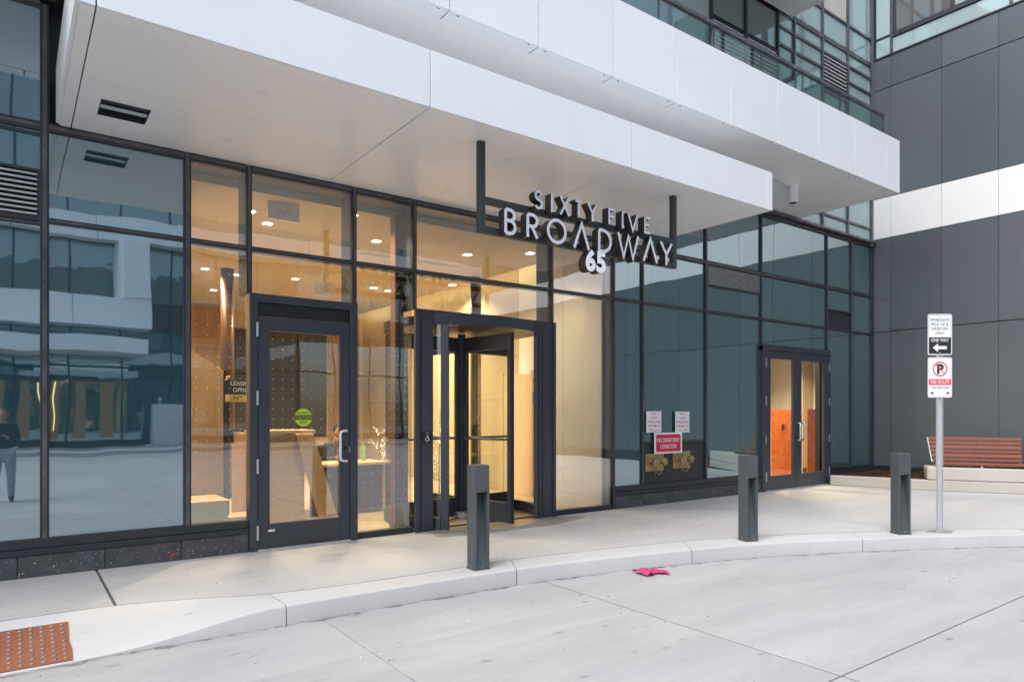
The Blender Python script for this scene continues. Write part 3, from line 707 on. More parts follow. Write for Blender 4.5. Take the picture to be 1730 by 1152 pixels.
# ------------------------------------------------------------------ upper floor wall behind the balcony
uw = thing('upper_wall', 'teal glass upper floor wall with dark frames behind the balcony', 'building', (8, YF + 0.05, Z_TOP))
YU = YF + 0.02
UX = [-3.0, -0.6, 1.5, 3.6, 5.7, 7.6, 8.9, 9.98, 11.0, 12.04, 12.61, 13.66, 14.69, 15.73]
def upane(x0, x1, z0, z1, m): return box('glass_pane', (x0, x1, YU + 0.03, YU + 0.045, z0, z1), m, uw)
rows_r = [5.36, 5.66, 7.75, 8.71, 9.06, 9.37, 9.95, 11.4, 13.0]
for i in range(len(UX) - 1):
    a, b = UX[i] + 0.03, UX[i + 1] - 0.03
    if i >= 9:
        for k, (z0, z1) in enumerate(zip(rows_r, rows_r[1:])):
            if i == 11 and k == 3: continue
            if i == 11 and k == 2:
                louvre(a, b, 8.35, 9.06, uw, YU, 8); upane(a + 0.06, b - 0.06, z0 + 0.08, 8.24, M['upper_glass'])
                for q in ((a, a + 0.055, z0 + 0.03, 8.3), (b - 0.055, b, z0 + 0.03, 8.3)): box('window_frame', (q[0], q[1], YU + 0.005, YU + 0.08, q[2], q[3]), M['frame_edge'], uw)
                box('window_frame', (a + .056, b - .056, YU + 0.005, YU + 0.08, 8.245, 8.3), M['frame_edge'], uw)
                continue
            mm = M['upper_glass']
            if k == 6 and i == 11: mm = M['blind']
            elif k in (2,) and i in (9, ): mm = M['upper_dark']
            upane(a, b, z0 + 0.028, z1 - 0.028, mm)
        for z in rows_r[1:-1]:
            if i == 11 and z == 8.71: continue
            box('transom', (a - 0.001, b + 0.001, YU, YU + 0.1, z - (0.05 if z == 9.37 else 0.026), z + (0.05 if z == 9.37 else 0.026)), M['frame_edge'], uw, 0.003)
    elif i in (7, 8):
        louvre(a, b, 7.95, 8.55, uw, YU, 7); upane(a, b, 8.60, 9.3, M['upper_dark'])
        upane(a + 0.07, b - 0.07, 5.5, 7.84, M['upper_dark'])
        for q in ((a, a + 0.066, 5.4, 7.94), (b - 0.066, b, 5.4, 7.94)): box('window_frame', (q[0], q[1], YU + 0.005, YU + 0.08, q[2], q[3]), M['black'], uw)
        box('window_frame', (a + .067, b - .067, YU + 0.005, YU + 0.08, 7.845, 7.94), M['black'], uw)
    else:
        upane(a, b, 5.4, 9.3, M['frosted'] if i == 6 else M['upper_glass'])
for a, b in ((-8.2, -5.6), (-5.6, -3.0)): upane(a + 0.03, b - 0.03, 5.4, 9.3, M['upper_glass'])
for x in [-8.2, -5.6] + UX:
    box('mullion', (x - 0.03, x + 0.03, YU - 0.012, YU + 0.1, 5.355, 13.0), M['frame_edge'] if x > 12.3 else M['frame'], uw, 0.003)
box('backing_wall', (-8.2, 15.73, YU + 0.12, YU + 0.2, 5.355, 13.0), M['lobby_dark'], uw)

# ------------------------------------------------------------------ dark panelled wall on the right
rw = thing('panel_wall', 'dark charcoal metal panel wall with a white band on the right', 'wall', (XR, 0, 0))
YW = [7.592, 7.213, 6.19, 5.16] + [5.16 - 1.03 * k for k in range(1, 14)]
ZW = [(0.30, 3.31, 'dark_panel'), (3.31, 5.405, 'dark_panel'), (5.405, 6.31, 'white_band'), (6.31, 8.745, 'dark_panel'), (8.745, 9.44, 'dark_panel')]
box('backing', (XR + 0.02, XR + 0.3, YW[-1], 7.598, 0.0, 13.0), M['reveal'], rw)
for y1, y0 in zip(YW, YW[1:]):
    for z0, z1, mk in ZW:
        e = -0.004 if mk == 'white_band' else 0
        gz = 0.009 if mk != 'white_band' else 0.003
        box('panel', (XR + e, XR + 0.02, y0 + 0.0035, y1 - 0.0035, z0 + gz, z1 - gz), M[mk], rw, 0.002)
# glazed upper storey of that wing
box('sill_flashing', (XR - 0.02, XR + 0.02, YW[-1], 7.58, 9.445, 9.475), M['frame'], rw)
yy = 7.56; k = 0
for wy, kind in ((0.36, 'g'), (2.25, 'w'), (0.4, 'g'), (2.2, 'w'), (0.4, 'g'), (2.2, 'w'), (0.4, 'g'), (2.2, 'w'), (0.4, 'g')):
    y0 = yy - wy
    box('mullion', (XR - 0.01, XR + 0.02, y0 - 0.03, y0 + 0.03, 9.48, 13.0), M['frame_edge'], rw)
    if kind == 'g':
        box('glass_pane', (XR + 0.004, XR + 0.018, y0 + 0.032, yy - 0.032, 9.48, 9.86), M['upper_glass'], rw)
        box('glass_pane', (XR + 0.004, XR + 0.018, y0 + 0.032, yy - 0.032, 9.92, 13.0), M['upper_glass'], rw)
    else:
        box('glass_pane', (XR + 0.004, XR + 0.018, y0 + 0.032, yy - 0.032, 9.48, 9.80), M['upper_glass'], rw)
        ym = (y0 + yy) / 2 - 0.1
        for a, b in ((y0 + 0.1, ym - 0.04), (ym + 0.04, yy - 0.1)):
            wn = box('window', (XR + 0.0, XR + 0.014, a, b, 9.93, 13.0), M['window_dark'] if b > ym + 0.5 else M['upper_glass'], rw)
        box('window_frame', (XR - 0.025, XR + 0.018, y0 + 0.033, yy - 0.033, 9.82, 9.925), M['frame'], rw, 0.003)
        for a, b in ((y0 + 0.033, y0 + 0.098), (ym - 0.038, ym + 0.038), (yy - 0.098, yy - 0.033)):
            box('window_frame', (XR - 0.025, XR + 0.018, a, b, 9.927, 13.0), M['frame'], rw, 0.003)
    yy = y0
box('corner_filler', (15.7462, 15.765, 7.5925, 7.6, 0.0, 13.0), M['reveal'], rw)
box('base_trim', (XR - 0.004, XR + 0.02, YW[-1], 7.58, 0.20, 0.30), M['reveal'], rw)

# ------------------------------------------------------------------ single glass door
sd_ = thing('glass_door', 'single slate framed glass door with white pull handle left of the revolving door', 'door', (2.66, YF, 0))
DF = M['door_frame']; yd0, yd1 = YF - 0.045, YF + 0.10
jl, jr = (2.058, 2.14), (3.20, 3.292)
box('jamb', (jl[0], jl[1], yd0, yd1, 0.0, 2.79), DF, sd_, 0.003); box('jamb', (jr[0], jr[1], yd0, yd1, 0.0, 2.79), DF, sd_, 0.003)
box('head', (jl[1] + .001, jr[0] - .001, yd0 + 0.001, yd1, 2.70, 2.789), DF, sd_, 0.003)
box('transom_panel', (jl[1] + .001, jr[0] - .001, YF - 0.005, YF + 0.06, 2.552, 2.698), M['black'], sd_, 0.002)
box('threshold', (jl[1] + .001, jr[0] - .001, YF - 0.06, YF + 0.1, 0.001, 0.016), M['galv'], sd_)
gx0, gx1 = onY(453, 700)[0], onY(573, 700)[0]
gz0, gz1 = 0.285, 2.395
ly0, ly1 = YF - 0.032, YF + 0.02
lx0, lx1, lz0, lz1 = 2.145, 3.195, 0.022, 2.545
box('stile', (lx0, gx0, ly0, ly1, lz0, lz1), DF, sd_, 0.003); box('stile', (gx1, lx1, ly0, ly1, lz0, lz1), DF, sd_, 0.003)
box('rail', (gx0 + .001, gx1 - .001, ly0 + .001, ly1, lz0, gz0), DF, sd_, 0.003); box('rail', (gx0 + .001, gx1 - .001, ly0 + .001, ly1, gz1, lz1), DF, sd_, 0.003)
for b in ((gx0 - 0.012, gx0 + 0.008, gz0, gz1), (gx1 - 0.008, gx1 + 0.012, gz0, gz1)):
    box('glazing_bead', (b[0], b[1], ly0 - 0.006, ly0 + 0.01, b[2], b[3]), DF, sd_, 0.002)
box('glass_pane', (gx0 + .008, gx1 - .008, YF - 0.012, YF - 0.002, gz0, gz1), glass('door_glass_dotted', (0.90, 0.925, 0.905), 2.5, 0.005, True), sd_)
for z in (2.40, 1.66, 0.92, 0.20): box('hinge', (2.128, 2.150, yd0 - 0.012, yd0 + 0.01, z - 0.08, z + 0.08), M['steel'], sd_, 0.003)
hx = 3.155
tube('pull_handle', catmull([(hx, ly0, 1.29), (hx - 0.02, ly0 - 0.05, 1.29), (hx - 0.075, ly0 - 0.062, 1.285), (hx - 0.098, ly0 - 0.062, 1.25), (hx - 0.098, ly0 - 0.062, 1.11), (hx - 0.098, ly0 - 0.062, 0.98), (hx - 0.075, ly0 - 0.062, 0.945), (hx - 0.02, ly0 - 0.05, 0.94), (hx, ly0, 0.94)], 4), 0.0135, M['sign_white'], sd_, 10)
bm = bmesh.new(); bmesh.ops.create_cone(bm, cap_ends=True, segments=16, radius1=0.022, radius2=0.022, depth=0.02, matrix=Matrix.Translation((3.135, ly0 - 0.008, 1.09)) @ Matrix.Rotation(R(90), 4, 'X')); finish(bm, 'lock_cylinder', M['black'], sd_)
box('strike_plate', (3.188, 3.206, ly0 - 0.004, ly0 + 0.01, 1.03, 1.10), M['steel'], sd_)
box('maker_label', (2.255, 2.325, ly0 - 0.002, ly0 + .002, 0.20, 0.222), M['sign_white'], sd_)
st_x, st_z = onY(512, 705)[0], onY(512, 705)[1]
frs = frame_pts((st_x, YF - 0.0125, st_z), *FACE)
bm = bmesh.new(); bmesh.ops.create_circle(bm, cap_ends=True, segments=40, radius=0.1)
for v in bm.verts: v.co = frs(v.co.x, v.co.y, 0.001)
stk = finish(bm, 'warning_sticker', M['lime'], sd_)
stk['label'] = 'round lime green warning sticker'
bm = bmesh.new(); vv = [bm.verts.new(frs(a * 0.0965 * math.cos(math.asin(z / 0.1)) / 0.0965 * 0.1 / 0.1 * 1.0, z, 0.0015)) for a, z in ((-0.1, -0.028), (0.1, -0.028), (0.1, 0.028), (-0.1, 0.028))]; bm.faces.new(vv); finish(bm, 'band', M['sign_black'], stk)
text('lettering', 'CAUTION', frs, M['lime'], stk, 0.165, 0.038, 0, 0, 0.002, 0.004)
text('lettering', 'AUTOMATIC', frs, M['sign_black'], stk, 0.135, 0.026, 0, 0.052, 0.002, 0.01)
text('lettering', 'DOOR', frs, M['sign_black'], stk, 0.09, 0.03, 0, -0.055, 0.002, 0.01)

# ------------------------------------------------------------------ revolving door
rv = thing('revolving_door', 'dark framed revolving door with curved canopy at the middle of the facade', 'revolving door', (CD[0], CD[1], 0))
cx_, cy_ = CD
ZD = 2.63
a_l, a_r = R(-133.5), R(-41.5)
# jamb boards in the facade plane
for a, b in ((4.072, 4.315), (6.03, 6.318)):
    box('jamb', (a, b, YF - 0.035, YF + 0.03, 0.0, 2.80), DF, rv, 0.003)
    box('jamb_groove', (a + 0.06, a + 0.075, YF - 0.038, YF - 0.034, 0.03, 2.72), M['black'], rv)
box('edge_post', (6.285, 6.335, YF - 0.055, YF - 0.0355, 0.0, 2.80), DF, rv, 0.003)
box('edge_post', (4.055, 4.10, YF - 0.055, YF - 0.0355, 0.0, 2.80), DF, rv, 0.003)
bm = bmesh.new()          # header slab with a bowed front
arc = [(cx_ + (RD + 0.07) * math.cos(a), YF + 0.02 + (cy_ + (RD + 0.07) * math.sin(a) - YF - 0.02) * 0.62) for a in [R(-140 + 100 * k / 28) for k in range(29)]]
poly = [(4.316, YF + 0.03)] + [(max(4.316, min(6.029, x)), min(y, YF + 0.02)) for x, y in arc] + [(6.029, YF + 0.03)]
bm_prism(bm, poly, ZD, 2.775); finish(bm, 'canopy_band', DF, rv)
box('head', (4.103, 6.283, YF - 0.03, YF + 0.03, 2.777, 2.805), DF, rv)
bm = bmesh.new(); arc_wall(bm, cx_, cy_, 0.02, RD + 0.03, 0, 2 * math.pi * 0.9999, ZD + 0.005, ZD + 0.12, 40)
for v in bm.verts:
    if v.co.y < YF + 0.04: v.co.y = YF + 0.04
finish(bm, 'drum_ceiling', M['black'], rv)
for ang in (a_l, a_r):    # front posts and curved side walls
    for sgn, spans in ((1, None),):
        px_, py_ = cx_ + RD * math.cos(ang), cy_ + RD * math.sin(ang)
        bm = bmesh.new(); bm_box(bm, -0.032, 0.032, -0.05, 0.05, 0.0, ZD)
        for v in bm.verts: v.co = Matrix.Translation((px_, py_, 0)) @ Matrix.Rotation(ang, 4, 'Z') @ v.co
        finish(bm, 'front_post', DF, rv, 0.004)
for a0, a1 in ((R(-136.5), R(-226)), (R(-38.5), R(46))):
    bm = bmesh.new(); arc_wall(bm, cx_, cy_, RD - 0.006, RD + 0.006, a0, a1, 0.16, ZD, 22); o = finish(bm, 'curved_glass', M['glass_door'], rv)
    bm = bmesh.new(); arc_wall(bm, cx_, cy_, RD - 0.03, RD + 0.03, a0, a1, 0.0, 0.16, 22); finish(bm, 'curved_base', DF, rv)
for ang in (R(134), R(46)):
    px_, py_ = cx_ + RD * math.cos(ang), cy_ + RD * math.sin(ang)
    bm = bmesh.new(); bm_box(bm, -0.032, 0.032, -0.05, 0.05, 0.0, ZD)
    for v in bm.verts: v.co = Matrix.Translation((px_, py_, 0)) @ Matrix.Rotation(ang, 4, 'Z') @ v.co
    finish(bm, 'rear_post', DF, rv, 0.004)
bm = bmesh.new(); bmesh.ops.create_cone(bm, cap_ends=True, segments=24, radius1=0.055, radius2=0.055, depth=ZD - 0.02, matrix=Matrix.Translation((cx_, cy_, ZD / 2))); finish(bm, 'centre_shaft', DF, rv)
bm = bmesh.new(); bmesh.ops.create_cone(bm, cap_ends=True, segments=28, radius1=0.17, radius2=0.17, depth=0.09, matrix=Matrix.Translation((cx_, cy_, 0.055))); finish(bm, 'floor_bearing', M['steel'], rv, 0.004)
for k in range(4):
    ang = R(-81.5 + 90 * k)
    T = Matrix.Translation((cx_, cy_, 0)) @ Matrix.Rotation(ang, 4, 'Z')
    def wp(nm, b, m, par, bev=0.003):
        bm = bmesh.new(); bm_box(bm, *b)
        for v in bm.verts: v.co = T @ v.co
        return finish(bm, nm, m, par, bev)
    wv_ = wp('wing', (0.058, 0.12, -0.024, 0.024, 0.03, 2.56), DF, rv)
    wp('stile', (0.955, 1.03, -0.024, 0.024, 0.03, 2.56), DF, wv_)
    wp('rail', (0.121, 0.954, -0.023, 0.023, 0.03, 0.30), DF, wv_); wp('rail', (0.121, 0.954, -0.023, 0.023, 2.36, 2.56), DF, wv_)
    wp('glass_pane', (0.119, 0.956, -0.005, 0.005, 0.30, 2.36), M['glass_door'], wv_, 0)
    for s_ in (-1, 1):
        bm = bmesh.new(); bm_tube(bm, [T @ Vector((0.11, s_ * 0.05, 1.14)), T @ Vector((0.97, s_ * 0.05, 1.14))], 0.014, 8); finish(bm, 'push_bar', DF, wv_)
    wp('weather_strip', (1.031, 1.055, -0.012, 0.012, 0.03, 2.56), M['black'], wv_)
# push plate with the wheelchair symbol
b0 = onY(711, 729); b1 = onY(727, 748)
pb = box('push_plate', (b0[0], b1[0], YF - 0.048, YF - 0.034, b1[1], b0[1]), M['black'], rv, 0.003)
fw = frame_pts(((b0[0] + b1[0]) / 2, YF - 0.048, (b0[1] + b1[1]) / 2 - 0.01), *FACE)
def strokes(name, lines, wd, fr, m, par, depth=0.0015):
    bm = bmesh.new()
    for q, ln in enumerate(lines):
        for (x0, y0), (x1, y1) in zip(ln, ln[1:]):
            dx, dy = x1 - x0, y1 - y0; L = math.hypot(dx, dy) or 1; nx_, ny_ = -dy / L * wd / 2, dx / L * wd / 2
            dx, dy = dx / L * wd * 0.3, dy / L * wd * 0.3; dd = depth + q * 0.0003
            bm.faces.new([bm.verts.new(fr(x, y, dd)) for x, y in ((x0 - dx + nx_, y0 - dy + ny_), (x0 - dx - nx_, y0 - dy - ny_), (x1 + dx - nx_, y1 + dy - ny_), (x1 + dx + nx_, y1 + dy + ny_))])
            q += 0.13
    return finish(bm, name, m, par)
wheel = [(-0.006 + 0.024 * math.cos(t), -0.016 + 0.024 * math.sin(t)) for t in [R(130 + 19 * k) for k in range(14)]]
strokes('wheelchair_symbol', [wheel, [(-0.008, 0.036), (-0.006, 0.004), (0.016, 0.004), (0.024, -0.024), (0.034, -0.022)], [(-0.007, 0.02), (0.012, 0.02)], [(-0.009, 0.044), (-0.006, 0.044)]], 0.007, fw, M['sign_white'], pb)
text('lettering', 'PRESS', fw, M['sign_white'], pb, 0.05, 0.009, 0, 0.066, 0.002)

# ------------------------------------------------------------------ double door on the right
dd = thing('double_door', 'dark framed double glass doors at the right end of the facade', 'door', (12.63, YF, 0))
L0, L1 = 11.49, 13.83
box('jamb', (L0 - 0.06, L0 + 0.04, yd0, yd1, 0, 2.77), DF, dd, 0.003); box('jamb', (L1 - 0.04, L1 + 0.03, yd0, yd1, 0, 2.77), DF, dd, 0.003)
box('head', (L0 - 0.06, L1 + 0.03, yd0 - .001, yd1, 2.69, 2.80), DF, dd, 0.003)
box('threshold', (L0 + .041, L1 - .041, YF - 0.05, YF + 0.1, 0.001, 0.016), M['galv'], dd)
mid = onY(1345.5, 700)[0]
for (p0, p1, e0, e1) in ((1299.5, 1338, L0 + 0.042, mid - 0.004), (1352, 1390, mid + 0.004, L1 - 0.042)):
    a, b = onY(p0, 700)[0], onY(p1, 700)[0]
    lf = box('leaf', (e0, a, ly0, ly1, 0.022, 2.685), DF, dd, 0.003)
    box('stile', (b, e1, ly0, ly1, 0.022, 2.685), DF, lf, 0.003)
    box('rail', (a + .001, b - .001, ly0 + .001, ly1, 0.022, 0.285), DF, lf, 0.003); box('rail', (a + .001, b - .001, ly0 + .001, ly1, 2.54, 2.685), DF, lf, 0.003)
    box('glass_pane', (a - .002, b + .002, YF - 0.012, YF - 0.002, 0.285, 2.54), M['glass_door'], lf)
    ex_ = e0 - 0.004 if p0 < 1345 else e1 + 0.004
    for z in (2.45, 1.72, 0.98, 0.28): box('hinge', (ex_ - 0.012, ex_ + 0.012, yd0 - 0.016, yd0 + 0.006, z - 0.085, z + 0.085), M['steel'], lf, 0.003)
    s_ = -1 if p0 < 1345 else 1
    hx = mid + s_ * 0.075
    o = tube('pull_handle', [(hx, ly0, 1.30), (hx, ly0 - 0.09, 1.30), (hx, ly0 - 0.10, 1.29), (hx, ly0 - 0.10, 0.97), (hx, ly0 - 0.09, 0.96), (hx, ly0, 0.96)], 0.016, M['steel'], lf, 10)
# ------------------------------------------------------------------ hanging sign
hsn = thing('hanging_sign', 'charcoal frame sign with raised grey letters SIXTY FIVE BROADWAY 65 under the canopy', 'sign', (5.2, 5.59, CZ0))
SYB, SYF = 5.625, 5.56                            # back and front of the frame
pxl, pxr = onY(815.5, 300, SYF)[0], onY(1140.5, 400, SYF)[0]
fwid = 0.034
zb0, zb1, zt0, zt1 = 3.275, 3.34, 3.565, 3.63
for x in (pxl, pxr): box('post', (x - fwid, x + fwid, SYF, SYB, zb0, CZ0 - 0.001), M['sign_frame'], hsn, 0.003)
box('rail', (pxl + fwid + .001, pxr - fwid - .001, SYF + .002, SYB - .002, zb0, zb1), M['sign_frame'], hsn, 0.003)
box('rail', (pxl + fwid + .001, pxr - fwid - .001, SYF + .002, SYB - .002, zt0, zt1), M['sign_frame'], hsn, 0.003)
def arcpts(cx, cy, rx, ry, a0, a1, n=14): return [(cx + rx * math.cos(R(a0 + (a1 - a0) * k / n)), cy + ry * math.sin(R(a0 + (a1 - a0) * k / n))) for k in range(n + 1)]
GL = {
 'B': [[(0, 0), (0, 1)], [(0, 1)] + arcpts(0.42, 0.77, 0.50, 0.23, 90, -90) + [(0, 0.54)], [(0, 0.54)] + arcpts(0.48, 0.27, 0.52, 0.27, 90, -90) + [(0, 0)]],
 'R': [[(0, 0), (0, 1)], [(0, 1)] + arcpts(0.48, 0.745, 0.50, 0.255, 90, -90) + [(0, 0.49)], [(0.42, 0.49), (1, 0)]],
 'O': [arcpts(0.5, 0.5, 0.5, 0.5, 0, 360, 40)],
 'A': [[(0, 0), (0.5, 1), (1, 0)]],
 'D': [[(0, 0), (0, 1)], [(0, 1)] + arcpts(0.32, 0.5, 0.68, 0.5, 90, -90, 20) + [(0, 0)]],
 'W': [[(0, 1), (0.27, 0), (0.5, 0.9), (0.73, 0), (1, 1)]],
 'Y': [[(0, 1), (0.5, 0.47), (1, 1)], [(0.5, 0.5), (0.5, 0)]],
 'S': [arcpts(0.5, 0.75, 0.46, 0.25, 25, 235, 14) + arcpts(0.5, 0.25, 0.5, 0.25, 55, -155, 14)],
 'I': [[(0.5, 0), (0.5, 1)]], 'X': [[(0, 0), (1, 1)], [(0, 1), (1, 0)]], 'T': [[(0, 1), (1, 1)], [(0.5, 1), (0.5, 0)]],
 'F': [[(0, 0), (0, 1), (1, 1)], [(0, 0.52), (0.85, 0.52)]], 'V': [[(0, 1), (0.5, 0), (1, 1)]],
 'E': [[(1, 1), (0, 1), (0, 0), (1, 0)], [(0, 0.52), (0.9, 0.52)]]}
def stroke_solid(bm, pts, wd, fr, d0, d1):
    closed = math.hypot(pts[0][0] - pts[-1][0], pts[0][1] - pts[-1][1]) < 1e-6
    if closed: pts = pts[:-1]
    k = len(pts); Lf, Rt = [], []
    for i, p in enumerate(pts):
        a = pts[i - 1] if (i > 0 or closed) else None; b = pts[(i + 1) % k] if (i < k - 1 or closed) else None
        ds = []
        if a: v = Vector((p[0] - a[0], p[1] - a[1])); v.normalize(); ds.append(v)
        if b: v = Vector((b[0] - p[0], b[1] - p[1])); v.normalize(); ds.append(v)
        n1 = Vector((-ds[0].y, ds[0].x)); n2 = Vector((-ds[-1].y, ds[-1].x)); m_ = (n1 + n2); m_.normalize()
        s_ = wd / 2 / max(0.42, m_.dot(n1))
        Lf.append((p[0] + m_.x * s_, p[1] + m_.y * s_)); Rt.append((p[0] - m_.x * s_, p[1] - m_.y * s_))
    V = lambda q, d: bm.verts.new(fr(q[0], q[1], d))
    rows = [(V(l, d1), V(r, d1), V(l, d0), V(r, d0)) for l, r in zip(Lf, Rt)]
    # separate front verts so the face and the return are sharp and carry their own material
    rng = range(k if closed else k - 1)
    for i in rng:
        a, b = rows[i], rows[(i + 1) % k]
        f = bm.faces.new((a[0], a[1], b[1], b[0])); f.material_index = 0
        for q in ((a[2], b[2], b[3], a[3]), (a[0], b[0], b[2], a[2]), (a[1], a[3], b[3], b[1])):
            f = bm.faces.new(q); f.material_index = 1
    if not closed:
        for q in (rows[0], rows[-1]):
            f = bm.faces.new((q[0], q[2], q[3], q[1])); f.material_index = 1
LYF = 5.462                                       # front plane of the letters
def letter(ch, p0, p1, z0, z1, wd, back):
    x0, x1 = onY(p0, 400, LYF)[0], onY(p1, 400, LYF)[0]
    fr = frame_pts((0, 0, 0), (1, 0, 0), (0, 0, 1), (0, -1, 0))
    bm = bmesh.new(); e = wd / 2
    for q, ln in enumerate(GL[ch]):
        ins = e if ch not in 'AVWXY' else e * 0.9
        pts = [(x0 + ins + (x1 - x0 - 2 * ins) * a, z0 + e + (z1 - z0 - 2 * e) * b) for a, b in ln]
        if ch == 'I': pts = [((x0 + x1) / 2, z0), ((x0 + x1) / 2, z1)]
        elif ch in 'AVWYX':
            pts = [(x0 + ins + (x1 - x0 - 2 * ins) * a, z0 + (z1 - z0) * b) for a, b in ln]
        elif ch == 'T': pts = [(a, b if k_ or q == 0 else b) for k_, (a, b) in enumerate(pts)]
        stroke_solid(bm, pts, wd, fr, -back + q * 0.0005, -LYF + q * 0.0006)
    return finish(bm, 'letter', [M['letter'], M['letter_s']], hsn)
for ch, a, b in (('B', 852, 872.5), ('R', 889.5, 910), ('O', 924, 957.5), ('A', 968.5, 997), ('D', 1010.5, 1033.5), ('W', 1043, 1080), ('A', 1086, 1111.5), ('Y', 1115, 1136.5)):
    letter(ch, a, b, 3.262, 3.528, 0.034, SYF + 0.001)
for ch, a, b in (('S', 903, 917), ('I', 930.5, 934.5), ('X', 945.5, 963), ('T', 970.5, 984.5), ('Y', 992, 1010), ('F', 1028, 1039.5), ('I', 1050, 1054), ('V', 1060, 1078.5), ('E', 1088.5, 1099.5)):
    letter(ch, a, b, 3.582, 3.778, 0.026, SYF + 0.001)
def numeral(ch, p0, p1, z0, z1):
    cu = bpy.data.curves.new('t', 'FONT'); cu.body = ch; cu.offset = 0.05; cu.extrude = 0.5; cu.resolution_u = 6
    to = bpy.data.objects.new('t', cu); me = bpy.data.meshes.new_from_object(to)
    xs = [v.co.x for v in me.vertices]; ys = [v.co.y for v in me.vertices]
    x0, x1 = onY(p0, 440, LYF)[0], onY(p1, 440, LYF)[0]
    for v in me.vertices:
        u = (v.co.x - min(xs)) / (max(xs) - min(xs)); t_ = (v.co.y - min(ys)) / (max(ys) - min(ys))
        v.co = (x0 + (x1 - x0) * u, LYF if v.co.z > 0 else SYF + 0.02, z0 + (z1 - z0) * t_)
    me.materials.clear(); me.materials.append(M['letter_w']); me.materials.append(M['letter_s'])
    me.update()
    for p in me.polygons: p.material_index = 0 if p.normal.y < -0.9 and p.center.y < LYF + 0.01 else 1
    bpy.data.objects.remove(to); bpy.data.curves.remove(cu)
    return link('numeral', me, None, hsn)
# one pass over the vertex lists needs them frozen first
def numeral_safe(ch, p0, p1, z0, z1):
    return numeral(ch, p0, p1, z0, z1)
numeral_safe('6', 989.5, 1006.5, 3.035, 3.275); numeral_safe('5', 1007.5, 1023.5, 3.035, 3.275)
for x in (onY(998, 440, SYF)[0], onY(1015, 440, SYF)[0]): box('hanger', (x - 0.01, x + 0.01, SYF + 0.004, SYF + 0.018, 3.20, zb0 + 0.03), M['sign_frame'], hsn)

# ------------------------------------------------------------------ fire department connection
def plate(name, label, p0, p1, m, y=YF - 0.0, cat='sign', rnd=0.0):
    x0, z1 = onY(p0[0], p0[1], y); x1, z0 = onY(p1[0], p1[1], y)
    o = box(name, (x0, x1, y - 0.006, y, z0, z1), m, None, 0.002); tag(o, label, cat)
    return o, frame_pts(((x0 + x1) / 2, y - 0.006, (z0 + z1) / 2), *FACE), x1 - x0, z1 - z0
yS = YF - 0.006
for (p0, p1, ls, lb) in (((1091.5, 694.5), (1117, 730), ('FDC', 'LOW', 'PRESSURE', 'FROM P4', 'TO L12'), 'small white plate with red text on low pressure, above the left brass inlet'),
                         ((1140.5, 695), (1164.5, 730), ('FDC', 'HIGH', 'PRESSURE', 'FROM L13', 'TO L30'), 'small white plate with red text on high pressure, above the right brass inlet')):
    o, fr, wd, ht = plate('pressure_plate', lb, p0, p1, M['sign_white'], yS)
    o['group'] = 'white pressure plates on the dark glass'
    for k, s_ in enumerate(ls):
        text('lettering', s_, fr, M['red'], o, min(0.8, 0.085 * len(s_) + 0.06) * wd * 1.15 if len(s_) > 4 else wd * 0.36, 0.036, 0, ht * (0.38 - 0.19 * k), 0.0015, 0.006)
o, fr, wd, ht = plate('fire_connection_sign', 'red and white sign reading FIRE DEPARTMENT CONNECTION above the brass inlets', (1105, 731), (1152, 764.5), M['sign_white'], yS - 0.007)
bm = bmesh.new()
def rrect(w_, h_, r_, n=5):
    out = []
    for cx0, cy0, a0 in ((w_ / 2 - r_, h_ / 2 - r_, 0), (-w_ / 2 + r_, h_ / 2 - r_, 90), (-w_ / 2 + r_, -h_ / 2 + r_, 180), (w_ / 2 - r_, -h_ / 2 + r_, 270)):
        out += [(cx0 + r_ * math.cos(R(a0 + 90 * k / n)), cy0 + r_ * math.sin(R(a0 + 90 * k / n))) for k in range(n + 1)]
    return out
bm.faces.new([bm.verts.new(fr(a, b, 0.001)) for a, b in rrect(wd * 0.88, ht * 0.82, 0.03)]); finish(bm, 'red_field', M['red'], o)
text('lettering', 'FIRE DEPARTMENT', fr, M['sign_white'], o, wd * 0.80, ht * 0.20, 0, ht * 0.14, 0.002, 0.004)
text('lettering', 'CONNECTION', fr, M['sign_white'], o, wd * 0.58, ht * 0.20, 0, -ht * 0.16, 0.002, 0.004)
